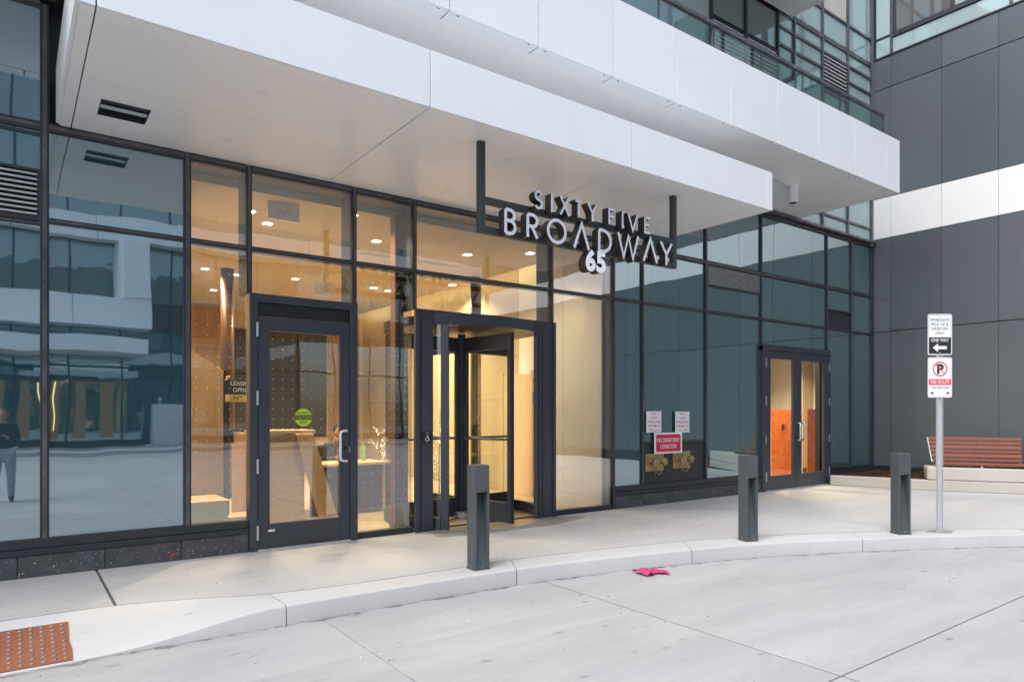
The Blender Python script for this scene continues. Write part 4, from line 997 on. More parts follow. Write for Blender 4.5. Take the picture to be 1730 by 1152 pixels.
for (p0, p1, lb) in (((1092, 767), (1122.5, 794.5), 'left brass fire hose inlet with two capped outlets and chain'), ((1138.5, 762.5), (1167.5, 790), 'right brass fire hose inlet with two capped outlets and chain')):
    x0, z1 = onY(p0[0], p0[1]); x1, z0 = onY(p1[0], p1[1]); xc, zc = (x0 + x1) / 2, (z0 + z1) / 2
    t = thing('hose_inlet', lb, 'fire hose inlet', (xc, GY0, z0), 'brass inlets on the dark panel')
    box('wall_plate', (x0, x1, GY0 - 0.016, GY0 - 0.001, z0, z1), M['brass'], t, 0.003)
    for k, dx in enumerate((-0.085, 0.095)):
        b0_ = Vector((xc + dx, GY0 - 0.014, zc + 0.02)); dr = Vector((0.30 if k else -0.1, -1.0, -0.10)).normalized()
        bm = bmesh.new(); bm_tube(bm, [b0_, b0_ + dr * 0.03, b0_ + dr * 0.08], [0.058, 0.045, 0.045], 14); nk = finish(bm, 'outlet_neck', M['brass'], t)
        bm = bmesh.new(); bm_tube(bm, [b0_ + dr * 0.081, b0_ + dr * 0.095, b0_ + dr * 0.13, b0_ + dr * 0.135], [0.05, 0.066, 0.066, 0.05], 10); cp = finish(bm, 'cap', M['brass'], nk)
        bm = bmesh.new(); bm_tube(bm, [b0_ + dr * 0.135, b0_ + dr * 0.155], [0.024, 0.02], 6); finish(bm, 'cap_lug', M['brass'], nk)
    ch_ = catmull([(xc - 0.03, GY0 - 0.07, zc - 0.02), (xc - 0.005, GY0 - 0.06, zc - 0.14), (xc + 0.04, GY0 - 0.06, zc - 0.20), (xc + 0.10, GY0 - 0.07, zc - 0.15), (xc + 0.12, GY0 - 0.1, zc - 0.02)], 8)
    tube('chain', ch_, 0.006, M['brass'], t, 6)
    tube('chain', [(xc - 0.04, GY0 - 0.07, zc - 0.02), (xc - 0.035, GY0 - 0.055, zc - 0.21)], 0.006, M['brass'], t, 6)

# ------------------------------------------------------------------ bollards
def bollard(cx, cy, rz, label):
    t = thing('bollard', label, 'bollard', (cx, cy, 0), 'grey light bollards along the kerb')
    T = Matrix.Translation((cx, cy, 0)) @ Matrix.Rotation(rz, 4, 'Z')
    W, Dp, Hh, rz0, rz1, ri = 0.16, 0.155, 1.0, 0.035, 0.745, 0.012
    bm = bmesh.new()
    V = lambda x, y, z: bm.verts.new(T @ Vector((x, y, z)))
    # outer shell (origin at the front left corner, front face y = 0)
    o = {}
    for nm, (x, y) in {'a': (0, 0), 'b': (W, 0), 'c': (W, Dp), 'd': (0, Dp)}.items():
        o[nm + '0'] = V(x, y, 0.001); o[nm + '1'] = V(x, y, Hh)
    f = lambda *k: bm.faces.new([o[q] if isinstance(q, str) else q for q in k])
    f('a1', 'b1', 'c1', 'd1'); f('a0', 'd0', 'c0', 'b0'); f('b0', 'c0', 'c1', 'b1'); f('c0', 'd0', 'd1', 'c1'); f('d0', 'a0', 'a1', 'd1')
    xa, xb = 0.022, W - 0.022
    r0, r1, r2, r3 = V(xa, 0, rz0), V(xb, 0, rz0), V(xb, 0, rz1), V(xa, 0, rz1)
    k0, k1 = V(xa, 0.118, rz1), V(xb, 0.118, rz1)
    m0, m1 = V(xa, 0.010, rz0), V(xb, 0.010, rz0)
    f('a0', 'b0', r1, r0); f('b0', 'b1', r2, r1); f('b1', 'a1', r3, r2); f('a1', 'a0', r0, r3)
    f(r3, k0, k1, r2); f(r0, r1, m1, m0); f(m0, m1, k1, k0); f(r0, m0, k0, r3); f(r1, r2, k1, m1)
    bd = finish(bm, 'body', M['bollard'], t)
    obm = bmesh.new(); bm_box(obm, -0.006, W + 0.006, -0.006, Dp + 0.006, 0.0006, 0.006)  # thin dark strip added where the body meets the ground
    for v in obm.verts: v.co = T @ v.co
    finish(obm, 'contact_strip', M['gap'], t)
    mb = bd.modifiers.new('bevel', 'BEVEL'); mb.width = 0.003; mb.segments = 2; mb.limit_method = 'ANGLE'
    bm = bmesh.new()
    bm_box(bm, xa + 0.01, xb - 0.01, 0.03, 0.10, rz1 - 0.006, rz1 - 0.001)
    for v in bm.verts: v.co = T @ v.co
    finish(bm, 'lamp_lens', M['soffit'], t)
    for x, y in ((W / 2, -0.002), (-0.002, Dp * 0.5)):
        bm = bmesh.new(); bmesh.ops.create_icosphere(bm, subdivisions=1, radius=0.005, matrix=T @ Matrix.Translation((x, y, 0.03))); finish(bm, 'bolt', M['steel'], t)
    return t
bollard(3.54, 5.41, R(-3), 'square grey light bollard in front of the revolving door')
bollard(6.88, 4.76, R(-17), 'square grey light bollard in front of the double doors')
bollard(8.79, 3.93, R(-29), 'square grey light bollard beside the traffic sign post')

# ------------------------------------------------------------------ traffic sign post
PX, PY = 9.425, 3.735
post = thing('sign_post', 'perforated galvanised steel post carrying the two parking signs', 'sign post', (PX, PY, 0))
VR = Vector((FY, -FX, 0)); VN = Vector((-FX, -FY, 0))         # right and normal of the signs (they face the camera side)
fp = frame_pts((PX, PY, 0), VR, (0, 0, 1), VN)
def obox(name, fr, x0, x1, y0, y1, z0, z1, m, par, bev=0.0):
    bm = bmesh.new(); bm_box(bm, x0, x1, y0, y1, z0, z1)
    for v in bm.verts: v.co = fr(v.co.x, v.co.z, -v.co.y)
    return finish(bm, name, m, par, bev)
obox('channel_web', fp, -0.018, 0.018, 0.0, 0.004, 0.001, 2.74, M['galv'], post)
for s_ in (-1, 1):
    obox('channel_side', fp, s_ * 0.020 - 0.003, s_ * 0.020 + 0.003, -0.016, 0.003, 0.001, 2.74, M['galv'], post)
    obox('channel_flange', fp, min(s_ * 0.0235, s_ * 0.044), max(s_ * 0.0235, s_ * 0.044), -0.017, -0.013, 0.001, 2.74, M['galv'], post)
bm = bmesh.new()
for k in range(104):
    z = 0.03 + k * 0.0255
    for x, d in ((-0.034, 0.0175), (0.034, 0.0175)):
        bm.faces.new([bm.verts.new(fp(x + 0.0072 * math.cos(a), z + 0.0072 * math.sin(a), d)) for a in [math.pi * q / 3 for q in range(6)]])
finish(bm, 'punched_holes', M['sign_black'], post, kind='stuff')
prism('base_patch', [(PX - 0.17, PY + 0.08), (PX - 0.02, PY - 0.14), (PX + 0.2, PY - 0.10), (PX + 0.05, PY + 0.12)], 0.0005, 0.003, M['mortar'], post)
def post_sign(name, label, z0, z1):
    fs = frame_pts(Vector((PX, PY, (z0 + z1) / 2)) + VN * 0.024, VR, (0, 0, 1), VN)
    w_, h_ = 0.305, z1 - z0
    bm = bmesh.new()
    rr = rrect(w_, h_, 0.025)
    lo = [bm.verts.new(fs(a, b, -0.0035)) for a, b in rr]; hi = [bm.verts.new(fs(a, b, 0)) for a, b in rr]
    bm.faces.new(hi); bm.faces.new(lo[::-1])
    for i in range(len(rr)): bm.faces.new((lo[i], lo[(i + 1) % len(rr)], hi[(i + 1) % len(rr)], hi[i]))
    o = finish(bm, name, M['sign_white'], None); tag(o, label, 'sign', 'signs on the perforated post')
    return o, fs, w_, h_
def area(name, fr, pts, m, par, d=0.001):
    bm = bmesh.new(); bm.faces.new([bm.verts.new(fr(a, b, d)) for a, b in pts]); return finish(bm, name, m, par)
def ring(name, fr, pts, wd, m, par, d=0.001, cx=0, cy=0):
    bm = bmesh.new(); k = len(pts)
    po = [bm.verts.new(fr(cx + a, cy + b, d)) for a, b in pts]
    pi_ = []
    for i in range(k):
        a, b = pts[i]; L = math.hypot(a, b)
        pi_.append(bm.verts.new(fr(cx + a - wd * (1 if a > 0 else -1) * (min(1, abs(a) / 0.02)), cy + b - wd * (1 if b > 0 else -1) * min(1, abs(b) / 0.02), d)))
    for i in range(k): bm.faces.new((po[i], po[(i + 1) % k], pi_[(i + 1) % k], pi_[i]))
    return finish(bm, name, m, par)
o, fs, w_, h_ = post_sign('one_way_sign', 'white sign reading IMMEDIATE PICK UP & DROP OFF ONLY above ONE WAY arrow', 2.225, 2.74)
ring('border', fs, rrect(w_ * 0.93, h_ * 0.955, 0.02), 0.004, M['sign_black'], o)
for k, s_ in enumerate(('IMMEDIATE', 'PICK UP &', 'DROP OFF', 'ONLY')):
    text('lettering', s_, fs, M['sign_black'], o, (0.235, 0.215, 0.205, 0.115)[k], 0.037, 0, 0.183 - 0.055 * k, 0.0015)
area('black_field', fs, rrect(w_ * 0.90, 0.215, 0.012) if False else [(a, b - 0.137) for a, b in rrect(w_ * 0.90, 0.205, 0.012)], M['sign_black'], o, 0.0012)
text('lettering', 'ONE WAY', fs, M['sign_white'], o, 0.225, 0.044, 0, -0.07, 0.002, 0.008)
area('arrow', fs, [(-0.09, -0.165), (-0.025, -0.11), (-0.025, -0.145), (0.085, -0.145), (0.085, -0.185), (-0.025, -0.185), (-0.025, -0.222)], M['sign_white'], o, 0.002)
o, fs, w_, h_ = post_sign('no_parking_sign', 'white no parking sign with red FIRE ROUTE bar, lower on the post', 1.69, 2.195)
ring('border', fs, rrect(w_ * 0.93, h_ * 0.955, 0.02), 0.003, M['sign_red2'], o)
text('letter_p', 'P', fs, M['sign_black'], o, 0.085, 0.125, 0.005, 0.107, 0.0012, 0.05)
bm = bmesh.new(); arc_wall(bm, 0, 0, 0.079, 0.092, 0, 2 * math.pi * 0.9999, 0, 0.0001, 36)
for v in bm.verts: v.co = fs(v.co.x, v.co.y + 0.107, 0.0018)
finish(bm, 'prohibition_ring', M['sign_red2'], o)
strokes('prohibition_bar', [[(-0.056, 0.163), (0.056, 0.051)]], 0.012, fs, M['sign_red2'], o, 0.002)
area('red_bar', fs, [(-0.138, -0.095), (0.138, -0.095), (0.138, -0.02), (-0.138, -0.02)], M['sign_red2'], o, 0.0015)
text('lettering', 'FIRE ROUTE', fs, M['sign_white'], o, 0.235, 0.05, 0, -0.058, 0.002, 0.004)
text('lettering', 'TOW AWAY ZONE', fs, M['sign_black'], o, 0.225, 0.03, 0, -0.128, 0.0015)
for s_ in (-1, 1): area('arrow', fs, [(s_ * (0.118), -0.196), (s_ * 0.095, -0.172), (s_ * 0.095, -0.188), (s_ * 0.082, -0.188), (s_ * 0.082, -0.204), (s_ * 0.095, -0.204), (s_ * 0.095, -0.22)][::s_], M['sign_black'], o, 0.0015)
for zz in (2.705, 2.255, 2.165, 1.715):
    bm = bmesh.new(); bmesh.ops.create_icosphere(bm, subdivisions=1, radius=0.008)
    for v in bm.verts: v.co = frame_pts(Vector((PX, PY, zz)) + VN * 0.0255, VR, (0, 0, 1), VN)(v.co.x, v.co.y, v.co.z * 0.5)
    finish(bm, 'bolt', M['galv'], post)

# ------------------------------------------------------------------ planter, seat wall and bench in front of the dark wall
A0, A1 = Vector((13.70, 7.49)), Vector((14.29, 5.72))
du = (Vector((14.98, 4.50)) - A1).normalized(); dn = Vector((-du.y, du.x))
if dn.x < 0: dn = -dn
A2 = A1 + du * 3.6
pl = thing('planter', 'low concrete kerbed planting bed at the foot of the dark wall', 'planter', (14.6, 6.0, 0))
def wallstrip(name, pts, th, z0, z1, m, par, bev=0.012):
    poly = list(pts); nrm = []
    for i, p in enumerate(pts):
        d = (pts[min(i + 1, len(pts) - 1)] - pts[max(i - 1, 0)]).normalized(); n_ = Vector((-d.y, d.x))
        if n_.x < 0: n_ = -n_
        nrm.append(p + n_ * th)
    return prism(name, [tuple(p) for p in pts] + [tuple(p) for p in nrm[::-1]], z0, z1, m, par, 'Z', bev)
wallstrip('kerb_wall', [A0, A1, A2], 0.13, 0.0, 0.20, M['kerb_warm'], pl)
prism('soil_bed', [tuple(A0 + Vector((0.15, -0.02))), tuple(A1 + dn * 0.135 + Vector((0, 0.03))), tuple(A2 + dn * 0.135), (15.72, A2.y), (15.72, 7.5)], 0.02, 0.205, M['soil'], pl)
prism('back_kerb', [(13.87, 7.35), (15.68, 7.35), (15.68, 7.55), (13.87, 7.55)], 0.001, 0.19, M['kerb_warm'], pl)
bm = bmesh.new()          # mulch chips
for k in range(900):
    t_ = random.random(); base = A0.lerp(A1, t_) if random.random() < 0.8 else A1 + du * random.random() * 1.0
    p = base + Vector((0.2 + random.random() * 1.6, -0.05 - random.random() * 0.2))
    if p.x > 15.6 or p.y > 7.3: continue
    bmesh.ops.create_cube(bm, size=1.0, matrix=Matrix.Translation((p.x, p.y, 0.21 + random.random() * 0.02)) @ Matrix.Rotation(random.random() * 6, 4, 'Z') @ Matrix.Rotation(random.uniform(-.5, .5), 4, 'X') @ Matrix.Diagonal((random.uniform(.02, .07), random.uniform(.008, .02), .008, 1)))
finish(bm, 'mulch', M['soil'], pl, kind='stuff')
def sprig(x, y, hh, label, leafy):
    t = thing('low_plant', label, 'plant', (x, y, 0.2), 'sparse young plants in the planting bed')
    bt = bmesh.new(); bl = bmesh.new()
    for k in range(9):
        a = random.random() * 6.28; r_ = random.uniform(0.05, 0.16); tip = Vector((x + r_ * math.cos(a), y + r_ * math.sin(a), 0.20 + hh * random.uniform(0.55, 1)))
        bs = Vector((x, y, 0.19)); md = bs.lerp(tip, 0.5) + Vector((0, 0, 0.02))
        bm_tube(bt, [bs, md, tip], [0.004, 0.003, 0.0015], 5)
        for q in range(9 if leafy else 4):
            p = bs.lerp(tip, random.uniform(0.35, 1)); sz = random.uniform(0.012, 0.026)
            Mx = Matrix.Translation(p) @ Matrix.Rotation(random.random() * 6.28, 4, 'Z') @ Matrix.Rotation(random.uniform(-1, 1), 4, 'X')
            bl.faces.new([bl.verts.new(Mx @ Vector(c)) for c in ((0, 0, 0), (sz * 0.45, sz, 0.003), (0, sz * 2.1, 0), (-sz * 0.45, sz, 0.003))])
    finish(bt, 'stem', M['twig'], t); finish(bl, 'leaf', M['leaf'], t, kind='stuff')
sprig(14.45, 6.95, 0.16, 'dry twiggy plant in the bed nearest the double doors', False)
sprig(14.9, 6.6, 0.2, 'twiggy plant in the bed near the corner of the dark wall', False)
sprig(14.62, 6.02, 0.16, 'small leafy green plant in the bed next to the bench wall', True)
sprig(15.2, 6.3, 0.2, 'low leafy plant at the foot of the dark wall', True)
# seat wall: the point on the planter line seen at a photo column
def s_at(px, off):
    lo, hi_ = -1.0, 5.0
    for _ in range(50):
        m_ = (lo + hi_) / 2; p = A1 + du * m_ + dn * off
        d_ = p.x * FX + p.y * FY; r_ = p.x * FY - p.y * FX
        if CXP + FPX * r_ / d_ < px: lo = m_
        else: hi_ = m_
    return lo
q0 = s_at(1567, 0.03)
sw = thing('seat_wall', 'pale concrete seat wall block under the timber bench', 'wall', tuple(A1 + du * 1.0) + (0.2,))
prism('block', [tuple(A1 + du * q0 + dn * 0.02), tuple(A1 + du * 3.5 + dn * 0.02), tuple(A1 + du * 3.5 + dn * 0.56), tuple(A1 + du * q0 + dn * 0.56)], 0.205, 0.455, M['kerb_warm'], sw, 'Z', 0.02)
bn = thing('bench', 'reddish hardwood slatted bench with backrest on the concrete seat wall', 'bench', tuple(A1 + du * 1.0 + dn * 0.3) + (0.455,))
e0, e1 = s_at(1576, 0.42), s_at(1728, 0.42)
def slat(name, s0, s1, o0, o1, z0, z1, m, lean=0.0):
    bm = bmesh.new()
    c = [(o0, z0), (o1, z0), (o1 + lean, z1), (o0 + lean, z1)]
    lo = [bm.verts.new((*(A1 + du * s0 + dn * a), z)) for a, z in c]; hi = [bm.verts.new((*(A1 + du * s1 + dn * a), z)) for a, z in c]
    bm.faces.new(lo[::-1]); bm.faces.new(hi)
    for i in range(4): bm.faces.new((lo[i], lo[(i + 1) % 4], hi[(i + 1) % 4], hi[i]))
    return finish(bm, name, m, bn, 0.004)
for k in range(5):
    slat('seat_slat', e0, e1, 0.04 + k * 0.085, 0.04 + k * 0.085 + 0.075, 0.50, 0.535, M['slat'])
for k in range(6):
    z0 = 0.555 + k * 0.081
    slat('back_slat', e0 - 0.012 * k, e1 + 0.002 * k, 0.455 + 0.022 * k, 0.49 + 0.022 * k, z0, z0 + 0.062, M['slat'], 0.017)
for s_ in (e0 + 0.006, e1 - 0.04, (e0 + e1) / 2):
    slat('support_frame', s_, s_ + 0.035, 0.06, 0.5, 0.457, 0.499, M['galv']); slat('support_frame', s_, s_ + 0.035, 0.492, 0.525, 0.50, 1.02, M['galv'], 0.14)
bm = bmesh.new()          # rounded metal end of the backrest
pr = [(A1 + du * (e0 - 0.008) + dn * 0.43, 0.535), (A1 + du * (e0 - 0.02) + dn * 0.47, 0.6), (A1 + du * (e0 - 0.075) + dn * 0.58, 1.01)]
bm_tube(bm, [(p.x, p.y, z) for p, z in pr], 0.012, 8); finish(bm, 'end_frame', M['galv'], bn)

# ------------------------------------------------------------------ dropped pink cloth
pc = onZ(1100, 969, ZR)
bm = bmesh.new(); nx_, ny_ = 26, 12
for j in range(ny_ + 1):
    for i in range(nx_ + 1):
        u, v = i / nx_ * 2 - 1, j / ny_ * 2 - 1
        wdt = 0.07 + 0.045 * abs(u) ** 1.2 if u < 0 else 0.05 + 0.06 * u
        x = 0.155 * u + 0.012 * math.sin(v * 3 + u * 2); y = v * wdt + 0.02 * math.sin(u * 4)
        z = 0.006 + 0.032 * abs(math.sin(u * 5.3 + v * 1.7)) * (0.4 + 0.6 * math.exp(-((u + 0.45) / 0.4) ** 2)) + 0.012 * math.sin(v * 5 + u * 9) ** 2 + (0.02 if u < -0.3 else 0) * (1 - v * v)
        bm.verts.new((pc[0] + x * 0.9 + y * 0.2, pc[1] + y - x * 0.25, ZR + z))
bm.verts.ensure_lookup_table()
for j in range(ny_):
    for i in range(nx_):
        a = j * (nx_ + 1) + i; bm.faces.new([bm.verts[q] for q in (a, a + 1, a + nx_ + 2, a + nx_ + 1)])
o = finish(bm, 'cloth', M['pink'], None, smooth=True); tag(o, 'crumpled bright pink cloth lying on the driveway by the kerb', 'cloth')
md = o.modifiers.new('thickness', 'SOLIDIFY'); md.thickness = 0.003

# ------------------------------------------------------------------ lobby behind the glass
LX0, LX1, LYB, LZ = 1.50, 7.50, 16.9, 4.02
lf_ = box('lobby_floor', (LX0, LX1, YF + 0.17, LYB, -0.2, 0.001), M['gap']); tag(lf_, 'tiled lobby floor behind the glass', kind='structure')
ty = [7.78 + 0.9 * k for k in range(11)]
tx = [LX0 + 0.02 + 0.997 * k for k in range(7)]
for a, b in zip(tx, tx[1:]):
    for c, d in zip(ty, ty[1:]): box('tile', (a + 0.003, b - 0.003, c + 0.003, min(d, LYB) - 0.003, 0.0012, 0.006), M['lobby_floor'], lf_)
lc = box('lobby_ceiling', (LX0, LX1 - 0.32, YF + 0.45, LYB, LZ, LZ + 0.06), M['ceil']); tag(lc, 'pale lobby ceiling', kind='structure')
o = box('lobby_bulkhead', (LX0, LX1, YF + 0.40, YF + 0.449, LZ, LZ + 0.3), M['ceil']); tag(o, 'bulkhead between the glass and the lobby ceiling', kind='structure')
box('lobby_roof', (LX0 - 0.1, LX1 + 0.1, YF + 0.2, LYB + 0.1, LZ + 0.3, LZ + 0.4), M['ceil'])['kind'] = 'structure'
o = box('lobby_wall_left', (LX0 - 0.06, LX0 - 0.001, YF + 0.17, LYB, 0, LZ + 0.3), M['cream']); tag(o, 'cream left wall of the lobby', kind='structure')
o = box('lobby_wall_back', (LX0, LX1 + 0.1, LYB, LYB + 0.1, 0, LZ + 0.3), M['cream']); tag(o, 'cream back wall of the lobby', kind='structure')
for a, b in ((1.52, 2.5), (2.5, 3.4), (3.4, 4.24), (6.55, 7.4)):
    for c, d in ((0.1, 1.0), (1.0, 2.0), (2.0, 3.0), (3.0, LZ - 0.01)): box('panel', (a + 0.006, b - 0.006, LYB - 0.025, LYB - 0.002, c + 0.006, d - 0.006), M['wallwood'], o)
wr = box('lobby_wall_right', (LX1 + 0.012, LX1 + 0.09, YF + 0.21, LYB, 0, LZ + 0.3), M['lobby_dark']); tag(wr, 'stone panelled right wall of the lobby', kind='structure')
ys = [YF + 0.22, 8.75, 10.0, 11.25, 12.5, 13.75, 15.0, LYB]; zs = [0.0, 0.16, 0.95, 1.75, 2.55, 3.35, LZ + 0.29]
for j, (a, b) in enumerate(zip(ys, ys[1:])):
    zz_ = zs if j >= 2 else [0.0, 0.16, LZ + 0.29]
    for c, d in zip(zz_, zz_[1:]): box('panel', (LX1, LX1 + 0.010, a + 0.004, b - 0.004, c + 0.003, d - 0.003), M['stonewall'] if j >= 2 else M['plaster'], wr)
o = box('cove_light', (LX1 - 0.30, LX1 - 0.24, 9.2, LYB - 0.1, LZ + 0.07, LZ + 0.10), M['cove']); tag(o, 'warm strip light hidden in the cove along the stone wall', 'light strip')
dw = thing('dark_reflection_wall', 'dark panels at the back of the lobby, mostly standing in for a reflection', 'wall', (5.3, LYB, 0))  # mostly the dark reflection of the opposite building, built as wall panels
for k in range(3):
    box('panel', (4.25 + k * 0.75, 4.99 + k * 0.75, LYB - 0.05, LYB - 0.005, 0.9, 3.5), M['lobby_dark'], dw, 0.004)
dr_ = thing('side_door', 'pale door in the stone wall of the lobby', 'door', (LX1, 11.0, 0))
box('leaf', (LX1 - 0.03, LX1 - 0.002, 9.62, 10.45, 0.01, 2.2), M['cream'], dr_, 0.004)
box('casing', (LX1 - 0.04, LX1 - 0.002, 10.455, 10.52, 0.01, 2.26), M['ceil'], dr_); box('casing', (LX1 - 0.04, LX1 - 0.002, 9.55, 9.615, 0.01, 2.26), M['ceil'], dr_)
def lamp(x, y, label, e=32.0, z=LZ):
    t = thing('recessed_lamp', label, 'ceiling light', (x, y, z), 'lit square lamps in the lobby ceiling')
    box('trim', (x - 0.085, x + 0.085, y - 0.085, y + 0.085, z - 0.006, z - 0.001), M['white'], t)
    box('diffuser', (x - 0.05, x + 0.05, y - 0.05, y + 0.05, z - 0.010, z - 0.0065), M['lamp'], t)
    L = bpy.data.lights.new('lamp_light', 'AREA'); L.energy = e; L.size = 0.12; L.color = (1.0, 0.75, 0.47); L.spread = R(135)
    lo = bpy.data.objects.new('lamp_light', L); col.objects.link(lo); lo.location = (x, y, z - 0.014); lo.parent = t
    lo.matrix_parent_inverse = Matrix.Translation(t.location).inverted()
lps = [((452, 377), 'lit square lamp seen above the single door under the exit light'), ((636, 407), 'lit square lamp seen through the upper pane left of the sign'), ((790, 430), 'lit square lamp seen right below the left sign post'),
       ((346, 454), 'lit lamp beside the dark post at the left of the lobby'), ((400, 464), 'bright lamp at the upper left above the leasing sign'), ((361, 490), 'far lamp low on the left of the lobby'),
       ((499, 471), 'lamp seen just above the single door head'), ((631, 486), 'smaller lamp above the glass next to the door'), ((656, 491), 'larger lamp above the glass next to the door'), ((770, 482), 'lamp at the end of the cove above the revolving door')]
for (px, py), lb in lps:
    x, y = onZ(px, py, LZ); lamp(min(x, LX1 - 0.5), min(y, LYB - 0.6), lb)
for x, y, lb in ((6.6, 8.5, 'lamp in the lobby ceiling behind the tall pale window'), (6.6, 12.5, 'lamp in the lobby ceiling near the pale side door'), (2.4, 8.8, 'lamp in the lobby ceiling near the left booth'), (3.5, 8.2, 'added lamp in the lobby ceiling just inside the single door, brightening the desk')):  # the last lamp is added to brighten the slanted desk panel
    lamp(x, y, lb, 14.0 if x == 6.6 and y < 9 else 32.0)
# exit light box hanging inside, above the door
def exitbox(px, py, Y, label):
    x, z = onY(px, py, Y)
    t = thing('exit_light', label, 'exit sign', (x, Y, z), 'white exit light boxes')
    box('housing', (x - 0.19, x + 0.19, Y - 0.03, Y + 0.03, z - 0.13, z + 0.13), M['white'], t, 0.006)
    f_ = frame_pts((x, Y - 0.03, z), *FACE)
    strokes('star_mark', [[(0.03 * math.cos(a), 0.03 * math.sin(a)), (0.075 * math.cos(a), 0.075 * math.sin(a))] for a in [R(45 * k) for k in range(8)]], 0.014, f_, M['ceil'], t)
    box('stem', (x - 0.02, x + 0.02, Y - 0.01, Y + 0.01, z + 0.131, max(z + 0.14, LZ - 0.002)), M['white'], t)
exitbox(479, 355, 8.25, 'white square exit light box with a star mark above the single door')
exitbox(547, 489, 12.0, 'smaller far white exit light box with a star mark')
# linear diffusers
for p0, p1, lb in (((610, 427), (680, 436), 'grey linear air grille in the lobby ceiling, left piece'), ((706, 441), (782, 448), 'grey linear air grille in the lobby ceiling, right piece')):
    a = onZ(*p0, LZ); b = onZ(*p1, LZ)
    t = thing('air_grille', lb, 'air vent', ((a[0] + b[0]) / 2, a[1], LZ), 'linear grilles in the lobby ceiling')
    box('frame', (a[0], b[0], a[1] - 0.06, a[1] + 0.06, LZ - 0.006, LZ - 0.001), M['ceil'], t)
    n_ = 14
    for k in range(n_):
        x = a[0] + 0.03 + (b[0] - a[0] - 0.06) * k / (n_ - 1); box('blade', (x - 0.018, x + 0.018, a[1] - 0.045, a[1] + 0.045, LZ - 0.0085, LZ - 0.0065), M['joint'], t)
# round column and posts
def column(x, y, r, m, label, ring_=True):
    t = thing('column', label, 'column', (x, y, 0))
    bm = bmesh.new(); bmesh.ops.create_cone(bm, cap_ends=True, segments=36, radius1=r, radius2=r, depth=LZ - 0.02, matrix=Matrix.Translation((x, y, LZ / 2 + 0.005))); o = finish(bm, 'shaft', m, t)
    for f in o.data.polygons: f.use_smooth = len(f.vertices) == 4
    if ring_:
        bm = bmesh.new(); arc_wall(bm, x, y, r + 0.001, r + 0.025, 0, 6.2831, 0.008, 0.13, 36); finish(bm, 'base_ring', M['black'], t)
bpst = thing('timber_post', 'brown timber post just inside the glass beside the revolving door', 'post', (4.0, 7.92, 0))
box('shaft', (3.93, 4.05, 7.86, 8.0, 0.008, LZ - 0.001), M['brown'], bpst, 0.004); box('foot', (3.92, 4.06, 7.85, 8.01, 0.0065, 0.09), M['black'], bpst)
column(6.95, 10.6, 0.10, M['brown'], 'slim brown column seen through the revolving door')
column(3.05, 12.6, 0.11, M['brown'], 'slim dark post at the left of the lobby')
column(2.45, 13.4, 0.10, M['brown'], 'slim brown post behind the timber booth panel')
# reception desk
dk = thing('reception_desk', 'pale oak reception desk with slanted end panel seen through the single door', 'desk', (3.1, 9.3, 0))
box('front', (2.55, 3.16, 9.0, 9.06, 0.008, 1.22), M['oak'], dk, 0.004)
box('return', (2.55, 2.61, 9.061, 10.3, 0.008, 1.22), M['oak'], dk, 0.004)
box('top', (2.5, 3.3, 8.97, 9.45, 1.2205, 1.27), M['oak'], dk, 0.004)
box('work_top', (2.62, 4.6, 9.46, 10.1, 0.72, 0.76), M['oak'], dk, 0.004)
prism('end_panel', [(3.02, 1.219), (3.26, 1.219), (3.62, 0.008), (3.36, 0.008)], 8.94, 8.985, M['oak'], dk, 'Y', 0.004)
box('modesty_panel', (3.42, 4.53, 9.50, 9.53, 0.008, 0.719), M['lobby_dark'], dk, 0.003)
prism('footing', [(4.54, 9.5), (4.6, 9.5), (4.6, 10.08), (4.54, 10.08)], 0.008, 0.719, M['oak'], dk)
fl = thing('potted_flower', 'red potted flower standing on the reception desk', 'plant', (2.62, 9.25, 1.27))
bm = bmesh.new(); bmesh.ops.create_cone(bm, cap_ends=True, segments=16, radius1=0.05, radius2=0.07, depth=0.11, matrix=Matrix.Translation((2.62, 9.25, 1.327))); finish(bm, 'pot', M['sign_white'], fl)
bm = bmesh.new()
for k in range(70):
    a, e_ = random.random() * 6.28, random.uniform(0.1, 1.5); p = Vector((2.62 + 0.13 * math.cos(a) * math.cos(e_), 9.25 + 0.13 * math.sin(a) * math.cos(e_), 1.40 + 0.17 * math.sin(e_)))
    Mx = Matrix.Translation(p) @ Matrix.Rotation(a, 4, 'Z') @ Matrix.Rotation(random.uniform(-.8, .8), 4, 'Y')
    bm.faces.new([bm.verts.new(Mx @ Vector(c)) for c in ((0, -0.02, 0), (0.04, 0, 0.01), (0, 0.02, 0), (-0.03, 0, 0.01))])
finish(bm, 'petals', M['poin'], fl, kind='stuff')
# jars on the counter behind
for k, (x, m, lb) in enumerate(((3.98, 'purple', 'purple bottle on the counter seen right of the door stile'), (4.06, 'green', 'tall green bottle on the counter, next to the purple one'), (4.22, 'green', 'pale green bottle on the counter, middle of three'), (4.36, 'green', 'pale green bottle on the counter, rightmost'))):
    bm = bmesh.new(); bm_tube(bm, [(x, 9.8, 0.761), (x, 9.8, 0.95), (x, 9.8, 1.0), (x, 9.8, 1.06)], [0.035, 0.035, 0.018, 0.016], 14); o = finish(bm, 'bottle', M[m], None); tag(o, lb, 'bottle', 'bottles on the lobby counter')
